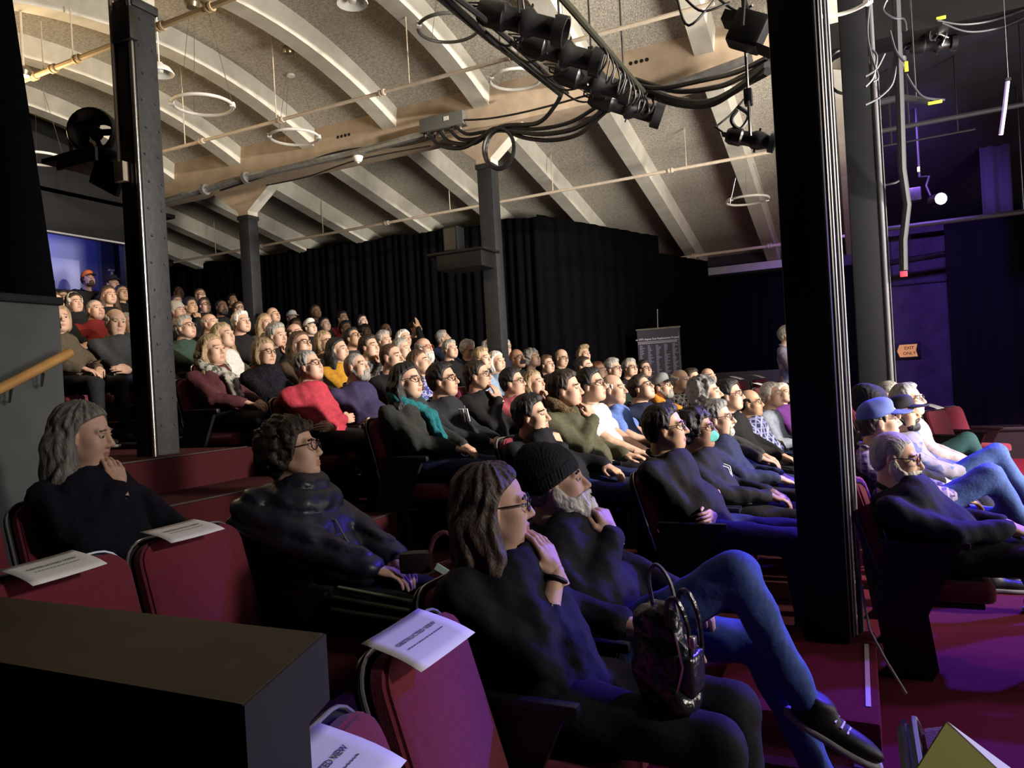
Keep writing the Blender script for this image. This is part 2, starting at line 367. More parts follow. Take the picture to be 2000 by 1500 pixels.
for v in bpy.data.objects['drape.005'].data.vertices: v.co.y += .30 * max(0, (v.co.y - .6) / 1.9) * (1 - (v.co.z - 1.9) / 3.1) - .12 * max(0, (v.co.y - .6) / 1.9)
# grey half-height panel with wooden handrail
pn = empty('side_panel', (-3.6, 1.3, 0), 0, 'charcoal panel wall with a slanted wooden handrail at far left', 'panel')
link('panel_board', box_mesh('board', (0, .02, 1.10), (.10, 2.14, 1.74), bevel=.01), mat('charcoal_panel', (.10, .106, .105), .6, noise=.1, nscale=6), pn)
link('panel_cap', box_mesh('cap', (-.01, .02, 1.985), (.16, 2.16, .04), bevel=.008), BLACKP, pn)
link('handrail', tube_mesh('rail', [(.11, .35, 1.37), (.11, .82, 1.595), (.11, 1.09, 1.73)], .024, 10), mat('oak_rail', (.60, .32, .10), .4, noise=.25, nscale=12, stretch=(1, .2, 1)), pn)
for yy, zz in ((.80, 1.57), (.95, 1.64)):
    link('rail_bracket', tube_mesh('bracket', [(.05, yy, zz - .07), (.09, yy, zz - .07), (.11, yy, zz - .01)], .007, 6), CHROME, pn)
# black ledge in the foreground
lg_ = empty('ledge_wall', (-1.85, .68, 0), 0, 'black foreground ledge wall with a flat worn top', 'ledge')
link('ledge_top', prism_mesh('top', [(-1.2, -.10), (1.245, -.10), (1.18, .11), (-1.2, .11)], 'z', 1.052, 1.13), mat('ledge_brown', (.062, .048, .020), .65, noise=.2, nscale=7), lg_)
link('end_cap', prism_mesh('end_cap', [(1.2455, -.101), (1.2495, -.101), (1.1845, .111), (1.1805, .111)], 'z', 1.04, 1.129), mat('ledge_end', (.026, .026, .034), .6), lg_)
link('ledge_body', box_mesh('body', (-.03, .0, .526), (2.40, .17, 1.052)), mat('ledge_dark', (.024, .024, .032), .6), lg_)
link('corner_bracket', box_mesh('bracket', (1.17, -.10, 1.02), (.035, .006, .05), bevel=.003), CHROME, lg_)
# low parapet behind the empty seats
struct('wall_parapet', box_mesh('parapet', (-1.6, 12.35, .72), (2.2, .12, 1.44)), mat('parapet_grey', (.09, .088, .10), .8))
# ---------------------------------------------------------------- implicit surfaces -> meshes (people, hair, cloth)
class Grid:
    def __init__(s, xs, ys, zs):
        s.x, s.y, s.z = (np.asarray(a, np.float32) for a in (xs, ys, zs))
        s.d = np.full((len(xs), len(ys), len(zs)), 9., np.float32)
    def sl(s, lo, hi):
        r = []
        for a, l, h in zip((s.x, s.y, s.z), lo, hi):
            i = max(0, np.searchsorted(a, l) - 2); j = min(len(a), np.searchsorted(a, h) + 2)
            r.append(slice(i, max(j, i + 1)))
        return tuple(r)
    def pts(s, q): return s.x[q[0]][:, None, None], s.y[q[1]][None, :, None], s.z[q[2]][None, None, :]
    def put(s, q, nd, k, op):
        o = s.d[q]
        if op == 'sub': nd = -nd
        if k <= 0: s.d[q] = np.minimum(o, nd) if op == 'add' else np.maximum(o, nd); return
        if op == 'add':
            h = np.clip(.5 + .5 * (o - nd) / k, 0, 1); s.d[q] = o + (nd - o) * h - k * h * (1 - h)
        else:
            h = np.clip(.5 - .5 * (o - nd) / k, 0, 1); s.d[q] = o + (nd - o) * h + k * h * (1 - h)
    def ell(s, c, r, R=None, k=.02, op='add'):
        c = np.asarray(c, float); r = np.asarray(r, float); m = (r.max() if R is not None else r) + k + .012
        q = s.sl(c - m, c + m); X, Y, Z = s.pts(q); X = X - c[0]; Y = Y - c[1]; Z = Z - c[2]
        if R is not None:
            X, Y, Z = (R[0, i] * X + R[1, i] * Y + R[2, i] * Z for i in range(3))
        a = np.sqrt((X / r[0]) ** 2 + (Y / r[1]) ** 2 + (Z / r[2]) ** 2)
        b = np.sqrt((X / r[0] ** 2) ** 2 + (Y / r[1] ** 2) ** 2 + (Z / r[2] ** 2) ** 2)
        s.put(q, (a * (a - 1) / np.maximum(b, 1e-6)).astype(np.float32), k, op)
    def cone(s, a, b, ra, rb, k=.02, op='add'):
        a = np.asarray(a, float); b = np.asarray(b, float); m = max(ra, rb) + k + .012
        q = s.sl(np.minimum(a, b) - m, np.maximum(a, b) + m); X, Y, Z = s.pts(q); ba = b - a; L = max(ba @ ba, 1e-9)
        X = X - a[0]; Y = Y - a[1]; Z = Z - a[2]
        t = np.clip((X * ba[0] + Y * ba[1] + Z * ba[2]) / L, 0, 1)
        s.put(q, (np.sqrt((X - t * ba[0]) ** 2 + (Y - t * ba[1]) ** 2 + (Z - t * ba[2]) ** 2) - (ra + (rb - ra) * t)).astype(np.float32), k, op)
    def disp(s, f):
        X, Y, Z = s.x[:, None, None], s.y[None, :, None], s.z[None, None, :]
        s.d = s.d + f(X, Y, Z).astype(np.float32)
    def clip(s, f, k=.008):
        X, Y, Z = s.x[:, None, None], s.y[None, :, None], s.z[None, None, :]
        nd = np.broadcast_to(f(X, Y, Z), s.d.shape).astype(np.float32)
        h = np.clip(.5 - .5 * (s.d - nd) / k, 0, 1); s.d = s.d + (nd - s.d) * h + k * h * (1 - h)
    def mesh(s):
        """surface nets -> verts (n,3), quads (m,4)"""
        d = s.d; ins = d < 0; nx, ny, nz = d.shape
        c = np.zeros((nx - 1, ny - 1, nz - 1), np.int8)
        for i in (0, 1):
            for j in (0, 1):
                for k in (0, 1): c += ins[i:nx - 1 + i, j:ny - 1 + j, k:nz - 1 + k]
        act = (c > 0) & (c < 8); I, J, K = np.nonzero(act); n = len(I)
        idx = np.full(c.shape, -1, np.int64); idx[I, J, K] = np.arange(n)
        acc = np.zeros((n, 3)); cnt = np.zeros(n); ax = (s.x, s.y, s.z)
        corners = [(i, j, k) for i in (0, 1) for j in (0, 1) for k in (0, 1)]
        for a in corners:
            for t in range(3):
                if a[t]: continue
                b = list(a); b[t] = 1
                d0 = d[I + a[0], J + a[1], K + a[2]]; d1 = d[I + b[0], J + b[1], K + b[2]]
                m = (d0 < 0) != (d1 < 0); tt = d0 / np.where(m, d0 - d1, 1)
                p0 = np.stack([ax[0][I + a[0]], ax[1][J + a[1]], ax[2][K + a[2]]], 1).astype(float)
                hi = ax[t][(I, J, K)[t] + 1]; p0[:, t] += (hi - p0[:, t]) * tt
                acc += p0 * m[:, None]; cnt += m
        V = acc / np.maximum(cnt, 1)[:, None]
        F = []
        for t in range(3):
            sa = [slice(1, -1)] * 3; sa[t] = slice(0, -1); sb = list(sa); sb[t] = slice(1, None)
            A = ins[tuple(sa)]; B = ins[tuple(sb)]
            i, j, k = np.nonzero(A != B); g = A[i, j, k]
            o = [i + 1, j + 1, k + 1]; o[t] = o[t] - 1
            u, v = [(1, 2), (2, 0), (0, 1)][t]
            def cell(du, dv):
                q = [o[0].copy(), o[1].copy(), o[2].copy()]; q[u] = q[u] + du; q[v] = q[v] + dv
                return idx[q[0], q[1], q[2]]
            Q = np.stack([cell(-1, -1), cell(0, -1), cell(0, 0), cell(-1, 0)], 1)
            Q[~g] = Q[~g][:, ::-1]; F.append(Q)
        F = np.concatenate(F); F = F[(F >= 0).all(1)]
        return V, F
def axis(lo, hi, h, fine=()):
    """grid lines from lo to hi, h apart, with finer stretches (a, b, step)"""
    out = []; p = lo
    segs = sorted(fine); cur = lo
    merged = []
    for a, b, st in segs:
        a = max(a, lo); b = min(b, hi)
        if b <= a: continue
        if merged and a < merged[-1][1]: merged[-1][1] = max(merged[-1][1], b); merged[-1][2] = min(st, merged[-1][2])
        else: merged.append([a, b, st])
    for a, b, st in merged:
        if a > cur: out += list(np.linspace(cur, a, max(2, int(round((a - cur) / h)) + 1))[:-1])
        out += list(np.linspace(a, b, max(2, int(round((b - a) / st)) + 1))[:-1]); cur = b
    if hi > cur: out += list(np.linspace(cur, hi, max(2, int(round((hi - cur) / h)) + 1)))
    else: out.append(hi)
    return np.array(out)
def np_mesh(name, V, F, mats=None, fm=None):
    me = bpy.data.meshes.new(name); n = len(F)
    me.vertices.add(len(V)); me.vertices.foreach_set('co', np.asarray(V, np.float32).ravel())
    me.loops.add(n * 4); me.loops.foreach_set('vertex_index', np.asarray(F, np.int32).ravel())
    me.polygons.add(n); me.polygons.foreach_set('loop_start', np.arange(0, n * 4, 4, dtype=np.int32))
    for m in mats or []: me.materials.append(m)
    if fm is not None: me.polygons.foreach_set('material_index', np.asarray(fm, np.int32))
    me.polygons.foreach_set('use_smooth', np.ones(n, bool)); me.update(calc_edges=True)
    return me
def rot_np(yaw, pitch, roll=0):
    M = Matrix.Rotation(math.radians(yaw), 3, 'Z') @ Matrix.Rotation(math.radians(-pitch), 3, 'Y') @ Matrix.Rotation(math.radians(roll), 3, 'X')
    return np.array(M)
def uvsphere(c, r, n=8, m=6, R=None):
    """quad sphere-ish island (poles as degenerate-free caps)"""
    V = []; F = []
    for i in range(m):
        th = PI * (i + .5) / m
        for j in range(n): V.append((r[0] * math.sin(th) * math.cos(2 * PI * j / n), r[1] * math.sin(th) * math.sin(2 * PI * j / n), r[2] * math.cos(th)))
    for i in range(m - 1):
        for j in range(n): F.append((i * n + j, (i + 1) * n + j, (i + 1) * n + (j + 1) % n, i * n + (j + 1) % n))
    V = np.array(V)
    if R is not None: V = V @ R.T
    return V + np.asarray(c), np.array(F)
# ---------------------------------------------------------------- people
SKIN = [(.62, .43, .34), (.55, .345, .255), (.47, .29, .19), (.26, .145, .09), (.13, .070, .045)]
def skinm(i): return mat('skin_%d' % i, SKIN[i], .52, noise=.10, nscale=22, bump=.06, bscale=160, spec=.35)
def lipm(i): c = SKIN[i]; return mat('lip_%d' % i, (c[0] * .74, c[1] * .55, c[2] * .55), .45)
HAIRC = dict(black=(.012, .011, .012), darkbrown=(.026, .017, .012), brown=(.075, .042, .024), brownash=(.07, .05, .036), blonde=(.29, .21, .12), ginger=(.20, .075, .028),
             grey=(.28, .27, .255), white=(.60, .575, .53), salt=(.17, .165, .17), greydark=(.15, .14, .125))
def hairm(c): return mat('hair_' + c, HAIRC[c], .48, noise=.45, nscale=26, bump=.5, bscale=55, spec=.4, stretch=(1, 3.2, .45))
CLOTH = dict(black=(.010, .010, .012), charcoal=(.040, .041, .046), maroon=(.19, .018, .022), olive=(.085, .068, .045), green=(.035, .065, .05), darkgreen=(.012, .03, .022), plum=(.075, .022, .028), white=(.62, .61, .58),
             red=(.40, .040, .065), indigo=(.040, .032, .085), mustard=(.48, .24, .025), navy=(.012, .016, .042), lightblue=(.24, .33, .48), rose=(.34, .075, .09), brown=(.07, .045, .03),
             darkgrey=(.03, .03, .035), cream=(.34, .27, .25), purple=(.11, .025, .17), greyshirt=(.20, .22, .28), blackcoat=(.008, .009, .014), blacksweater=(.010, .012, .022),
             blackhood=(.014, .014, .020), blackcardigan=(.010, .010, .016), blackknit=(.010, .010, .018), navycardigan=(.020, .026, .055), whitetee=(.70, .68, .66), bluetee=(.115, .19, .52),
             parka=(.080, .078, .050), orangevest=(.012, .014, .03), hoodie=(.020, .021, .028), charcoalwool=(.035, .038, .036), fuzzy=(.014, .013, .020), puffer=(.012, .013, .024), jeans=(.055, .10, .30), darkjeans=(.015, .022, .075), trouser=(.012, .012, .016), greentrouser=(.015, .05, .055))
def clothm(c):
    if c == 'greyplaid': return plaid('cloth_grey_plaid', (.06, .06, .065), (.16, .16, .17), (.02, .02, .02), 9)
    if c == 'bwplaid': return plaid('cloth_bw_plaid', (.03, .03, .03), (.45, .42, .40), (.30, .28, .26), 7.5)
    if c == 'blueplaid': return plaid('cloth_blue_plaid', (.022, .028, .085), (.30, .32, .50), (.18, .20, .40), 7)
    if c == 'plaidblue': return plaid('cloth_violet_plaid', (.13, .11, .25), (.30, .25, .42), (.06, .05, .14), 8)
    if c == 'greydenim': return blotch('cloth_grey_print', (.22, .20, .28), (.08, .10, .25), 9)
    if c == 'blueprint': return blotch('cloth_blue_print', (.05, .06, .28), (.42, .42, .55), 38, .5, .53)
    if c == 'fuzzy': return mat('cloth_fuzzy', CLOTH[c], .95, noise=.6, nscale=60, bump=1.0, bscale=90, spec=.1)
    if c == 'puffer': return mat('cloth_puffer', CLOTH[c], .42, bump=.15, bscale=25, spec=.5)
    if c in ('charcoalwool', 'blackknit'): return mat('cloth_' + c, CLOTH[c], .95, noise=.35, nscale=150, bump=.4, bscale=220, spec=.15)
    return mat('cloth_' + c, CLOTH[c], .82, noise=.18, nscale=40, bump=.12, bscale=70, spec=.22)
SHOE = mat('shoe_black', (.012, .012, .014), .5); SOLE = mat('shoe_sole', (.32, .33, .33), .7)
EYEW = mat('eye_white', (.36, .33, .31), .3); EYED = mat('eye_dark', (.012, .010, .010), .15)
FRAME = mat('glasses_frame', (.012, .010, .012), .3, spec=.5)
LENS = glassmat()

CR = (-.012, 0, .035); CRR = (.097, .077, .088)
TPL = {}
def wobble(X, Y, Z, f, s):
    return (np.sin(f * (X + .31 * Y) + s) * np.sin(f * (Y - .27 * Z) * 1.1 + 2 * s) + .6 * np.sin(f * 1.9 * (Z + .4 * X) + 3 * s) * np.sin(f * 1.7 * (Y + .2 * X) + s))
def grooves(X, Y, Z, n, s):
    a = np.arctan2(Y, -(X + .01)); return np.sin(a * n + 3 * np.sin(Z * 22 + s) + s) * .6 + np.sin(a * n * 1.63 + 2 * np.sin(Z * 31 + 2 * s)) * .4
def hair_mesh(style, res, seed):
    key = ('hair', style, res, seed)
    if key in TPL: return TPL[key]
    low = {'long': -.37, 'band': -.30, 'bob': -.17, 'tied': -.20, 'mop': -.14}.get(style, -.13)
    hi = .185 if style not in ('bun', 'mop') else .20
    g = Grid(axis(-.19, .15, res), axis(-.165, .165, res), axis(low - .02, hi, res))
    def cr(o): b_ = min(.012, o * .7); g.ell((CR[0] - b_, 0, CR[2] + b_ * .2), (CRR[0] + o, CRR[1] + o, CRR[2] + o), k=0)
    S = seed * 1.7
    if style in ('short', 'stubble', 'balding', 'bun', 'tied', 'capped'):
        o = dict(short=.015, capped=.010, stubble=.0035, balding=.009, bun=.012, tied=.014)[style]
        cr(o); g.ell((-.052, 0, -.02), (.056 + o * .6, .063 + o * .6, .062), k=.03)
        if style == 'short': g.ell((.0, .01, .105), (.075, .06, .030), k=.03)
        if style != 'stubble': g.disp(lambda X, Y, Z: .0035 * grooves(X, Y, Z, 17, S) + .003 * wobble(X, Y, Z, 55, S))
        zx = [-.16, -.075, -.045, -.02, .008, .024, .036, .050, .075, .14]
        zv = [-.10, -.098, -.06, .008, .010, -.018, .030, .066, .082 + .006 * math.sin(S), .088]
        if style == 'tied': zv[0] = zv[1] = -.12
        g.clip(lambda X, Y, Z: (np.interp(X, zx, zv) - Z) * .8, .012)
        if style == 'balding': g.clip(lambda X, Y, Z: (Z - .050 + .35 * X) * .9, .01); g.clip(lambda X, Y, Z: (X - .035) * .9, .01)
        if style == 'capped': g.clip(lambda X, Y, Z: Z - .036, .006)
        if style == 'bun': g.ell((-.105, 0, .06), (.042, .045, .042), k=.01)
        if style == 'tied': g.cone((-.10, 0, -.01), (-.10, 0, -.16), .032, .022, k=.02)
    elif style in ('curly', 'curlyshort'):
        o = .026 if style == 'curly' else .03
        cr(o); g.ell((-.055, 0, -.03), (.075, .085, .075), k=.04)
        g.disp(lambda X, Y, Z: .010 * wobble(X, Y, Z, 62, S) + .005 * wobble(X, Y, Z, 130, S))
        zx = [-.16, -.07, -.03, .02, .040, .055, .085, .15]; zv = [-.11, -.11, -.075, -.045, .02, .058, .066, .07]
        g.clip(lambda X, Y, Z: (np.interp(X, zx, zv) - Z) * .8, .012)
    elif style in ('bob', 'long', 'band', 'mop'):
        cr(.020); g.ell((-.035, 0, -.035), (.098, .106, .115), k=.04)
        if style == 'mop': g.ell((.03, .0, .12), (.085, .085, .045), k=.03); g.ell((-.10, 0, .02), (.06, .07, .08), k=.04)
        if style in ('long', 'band'):
            for sy in (-1, 1):
                g.cone((-.03, sy * .075, -.06), (-.015, sy * .105, -.20), .050, .046, k=.035)
                g.cone((-.015, sy * .105, -.20), (.03, sy * .10, -.345), .044, .022, k=.03)
            g.cone((-.075, 0, -.05), (-.105, 0, -.27), .075, .05, k=.04)
            g.cone((-.08, -.06, -.05), (-.09, -.075, -.28), .06, .035, k=.03); g.cone((-.08, .06, -.05), (-.09, .075, -.28), .06, .035, k=.03)
        g.disp(lambda X, Y, Z: .0050 * grooves(X, Y, Z, 15, S) + .003 * wobble(X, Y, Z, 40, S))
        xz = [-.35, -.19, -.12, -.04, .0, .045, .066, .085, .2]; xv = [.2, .10, .022, .006, .004, .020, .044, .070, .2]
        if style == 'mop': xv[3:6] = [.0, .005, .035]
        wd = [-.35, -.13, -.06, .0, .03, .06, .085, .105, .2]; wv = [.0, .055, .075, .09, .10, .09, .065, .02, -.05]
        # open the face between the side curtains
        g.clip(lambda X, Y, Z: np.minimum((X - np.interp(Z, xz, xv)), np.maximum(.0, 0) + (np.interp(Z, wd, wv) + .030 - np.abs(Y)) * .9 + .0 * X), .012)
        # keep the throat and chest clear
        g.clip(lambda X, Y, Z: np.minimum(np.minimum(X + .035, .056 - np.abs(Y)), -Z - .045), .012)
        if style in ('bob', 'mop'): g.clip(lambda X, Y, Z: (low + .03 + .012 * np.sin(Y * 90 + S) - Z) * .8, .02)
    V, F = g.mesh(); me = np_mesh('hair_' + style, V, F); TPL[key] = me; return me
def hat_mesh(kind, res):
    key = ('hat', kind, res)
    if key in TPL: return TPL[key]
    g = Grid(axis(-.16, .26, res), axis(-.14, .14, res), axis(-.09, .21, res))
    if kind == 'beanie':
        g.ell((-.022, 0, .055), (.112, .094, .105), k=0); g.ell((-.05, 0, .10), (.07, .06, .06), k=.04)
        g.disp(lambda X, Y, Z: .0022 * np.sin(np.arctan2(Y, X + .012) * 46) + .003 * wobble(X, Y, Z, 30, 1.3))
        g.clip(lambda X, Y, Z: np.interp(X, [-.16, -.05, .06, .12], [-.045, -.015, .030, .042]) - Z, .008)
    elif kind == 'cuff':
        g.ell((-.020, 0, .045), (.117, .098, .100), k=0)
        g.disp(lambda X, Y, Z: .0028 * np.sin(np.arctan2(Y, X + .012) * 46))
        f = lambda X: np.interp(X, [-.16, -.05, .06, .12], [-.05, -.02, .024, .036])
        g.clip(lambda X, Y, Z: f(X) - Z, .008); g.clip(lambda X, Y, Z: Z - f(X) - .058, .008)
    elif kind == 'crown':
        g.ell((-.010, 0, .045), (.107, .088, .095), k=0); g.ell((.04, 0, .10), (.055, .06, .04), k=.03)
        g.clip(lambda X, Y, Z: np.interp(X, [-.14, .0, .12], [.022, .034, .046]) - Z, .006)
    elif kind == 'peak':
        g.ell((.105, 0, .042), (.092, .076, .05), k=0); g.clip(lambda X, Y, Z: np.abs(Z - (.052 - .9 * (X - .1) * (X > .1) * .25 - 3.2 * Y * Y)) - .005, .003)
        g.clip(lambda X, Y, Z: .062 - X, .004)
    elif kind == 'mask':
        g.ell((.030, 0, -.055), (.082, .066, .068), k=0); g.cone((.09, 0, -.03), (.108, 0, -.055), .018, .02, k=.03)
        g.clip(lambda X, Y, Z: .022 - X - .25 * (Z + .06), .006); g.clip(lambda X, Y, Z: Z + .018, .006); g.clip(lambda X, Y, Z: -.122 - Z, .006)
    elif kind == 'band':
        g.ell(CR, (CRR[0] + .026, CRR[1] + .026, CRR[2] + .026), k=0); g.clip(lambda X, Y, Z: np.abs(X - .02 + .2 * Z) - .02, .006); g.clip(lambda X, Y, Z: .0 - Z, .006)
    V, F = g.mesh(); me = np_mesh(kind, V, F); TPL[key] = me; return me
def beard_mesh(kind, res):
    key = ('beard', kind, res)
    if key in TPL: return TPL[key]
    g = Grid(axis(-.05, .17, res), axis(-.11, .11, res), axis(-.23, .03, res))
    o = dict(short=.0, full=.014, goatee=.004)[kind]
    if kind != 'goatee':
        g.ell((.028, 0, -.045), (.073 + o, .066 + o * .7, .083 + o), k=0)
        for sy in (-1, 1): g.cone((.0, sy * .058, -.03), (.055, sy * .03, -.105), .022 + o, .026 + o, k=.02)
    g.ell((.070, 0, -.102), (.036 + o, .034 + o, .032 + o), k=.02)
    if kind == 'full': g.ell((.072, 0, -.135), (.044, .050, .060), k=.03)
    for sy in (-1, 1): g.cone((.102, 0, -.054), (.086, sy * .030, -.070), .011, .009, k=.008)
    g.disp(lambda X, Y, Z: (.003 if kind == 'full' else .0015) * (wobble(X, Y, Z, 110, 2.) + np.sin(Y * 240 + 20 * Z)))
    zx = [-.06, -.005, .018, .04, .065, .085, .098, .17]; zv = [.02, .015, -.012, -.045, -.055, -.048, -.046, -.046]
    g.clip(lambda X, Y, Z: Z - np.interp(X, zx, zv), .006)
    g.cone((.088, -.018, -.071), (.088, .018, -.071), .006, .006, k=.004, op='sub'); g.cone((.11, -.018, -.071), (.11, .018, -.071), .0085, .0085, k=.004, op='sub')
    g.clip(lambda X, Y, Z: -.012 - X + .1 * Z, .006)
    V, F = g.mesh(); me = np_mesh('beard', V, F); TPL[key] = me; return me
def glasses_meshes():
    if 'glasses' in TPL: return TPL['glasses']
    bm = bmesh.new()
    for sy in (-1, 1):
        c = Vector((.103, sy * .034, .003)); pts = []
        for k in range(14):
            a = k * 2 * PI / 14; y = .026 * math.cos(a); pts.append(c + Vector((-abs(sy * .034 + y) * .16 + .006, y, .021 * math.sin(a) * (1 if math.sin(a) > 0 else 1.05))))
        bm_tube(bm, pts, .0024, 5, closed=True)
        bm_tube(bm, [(.098, sy * .060, .010), (.070, sy * .072, .010), (.0, sy * .0815, .008), (-.022, sy * .079, -.008)], .0024, 5)
    bm_tube(bm, [(.108, -.010, .006), (.112, 0, .010), (.108, .010, .006)], .0024, 5)
    fr = finish(bm, 'frame'); ls = []
    for sy in (-1, 1):
        bm = bmesh.new(); vs = []
        for k in range(14):
            a = k * 2 * PI / 14; y = .025 * math.cos(a); vs.append(bm.verts.new((.103 - abs(sy * .034 + y) * .16 + .006, sy * .034 + y, .003 + .020 * math.sin(a))))
        bm.faces.new(vs); ls.append(finish(bm, 'lens', False))
    TPL['glasses'] = (fr, ls); return TPL['glasses']
def hand_tpl(kind, res):
    """wrist at origin, fingers +x, palm -z, thumb +y"""
    key = ('hand', kind, res)
    if key in TPL: return TPL[key]
    curl = dict(relaxed=24, fist=62, flat=7, point=52)[kind]
    g = Grid(axis(-.05, .21, res), axis(-.08, .10, res), axis(-.11, .05, res))
    g.cone((-.04, 0, 0), (.02, 0, 0), .026, .024, k=.01); g.ell((.052, .0, -.002), (.048, .041, .0165), k=.02)
    Ls = [.040, .046, .043, .034]
    for i in range(4):
        y = .031 - i * .0205; p = np.array([.088 - abs(i - 1.2) * .004, y, 0.]); r = .0094 - .0006 * (i == 3); L = Ls[i]
        g.cone((.03, y * .6, 0), p, .012, .0105, k=.008)
        a = math.radians(curl * (.55 + .1 * i)); yy = (1.5 - i) * .06
        c1 = curl if not (kind == 'point' and i == 0) else 4
        for seg in range(3):
            q = p + L * np.array([math.cos(a), -yy * .2, -math.sin(a)]); g.cone(p, q, r, r * .93, k=.003); p = q; r *= .93; L *= .74; a += math.radians(c1 * .95)
    t = math.radians(curl); p = np.array([.012, .026, -.006])
    q = p + np.array([.034, .026, -.012]); g.cone(p, q, .015, .0115, k=.012)
    q2 = q + np.array([.030, .010 - .018 * math.sin(t), -.010]); g.cone(q, q2, .0108, .0100, k=.004)
    q3 = q2 + np.array([.023, -.004 - .014 * math.sin(t), -.006]); g.cone(q2, q3, .0098, .0085, k=.003)
    TPL[key] = g.mesh(); return TPL[key]
def shoe_meshes():
    if 'shoe' in TPL: return TPL['shoe']
    g = Grid(axis(-.12, .24, .012), axis(-.07, .07, .012), axis(-.02, .14, .012))
    g.ell((.09, 0, .04), (.115, .045, .035), k=0); g.ell((-.02, 0, .055), (.075, .042, .06), k=.03); g.cone((-.02, 0, .06), (-.03, 0, .11), .048, .045, k=.02)
    g.clip(lambda X, Y, Z: .018 - Z, .004); g.clip(lambda X, Y, Z: Z - .115, .004)
    u = np_mesh('shoe', *g.mesh())
    g = Grid(axis(-.13, .24, .012), axis(-.08, .08, .012), axis(-.02, .06, .006))
    g.ell((.09, 0, .02), (.125, .051, .06), k=0); g.ell((-.03, 0, .02), (.075, .045, .06), k=.03)
    g.clip(lambda X, Y, Z: np.abs(Z - .012) - .012, .003)
    TPL['shoe'] = (u, np_mesh('sole', *g.mesh())); return TPL['shoe']
def ik(a, c, l1, l2, pole):
    a = np.asarray(a, float); c = np.asarray(c, float); v = c - a; L = np.linalg.norm(v); m = l1 + l2 - .005
    if L > m: c = a + v * (m / L); v = c - a; L = m
    t = v / L; x = (l1 * l1 - l2 * l2 + L * L) / (2 * L); h = math.sqrt(max(l1 * l1 - x * x, 0))
    p = np.asarray(pole, float); p = p - t * (p @ t); p = p / max(np.linalg.norm(p), 1e-6)
    return a + t * x + p * h, c
def frame3(f, n):
    """columns: x = finger direction, z = back of the hand (palm is -z)"""
    f = np.asarray(f, float); f = f / np.linalg.norm(f); n = np.asarray(n, float); n = n - f * (n @ f); n = n / np.linalg.norm(n)
    return np.stack([f, np.cross(n, f), n], 1)

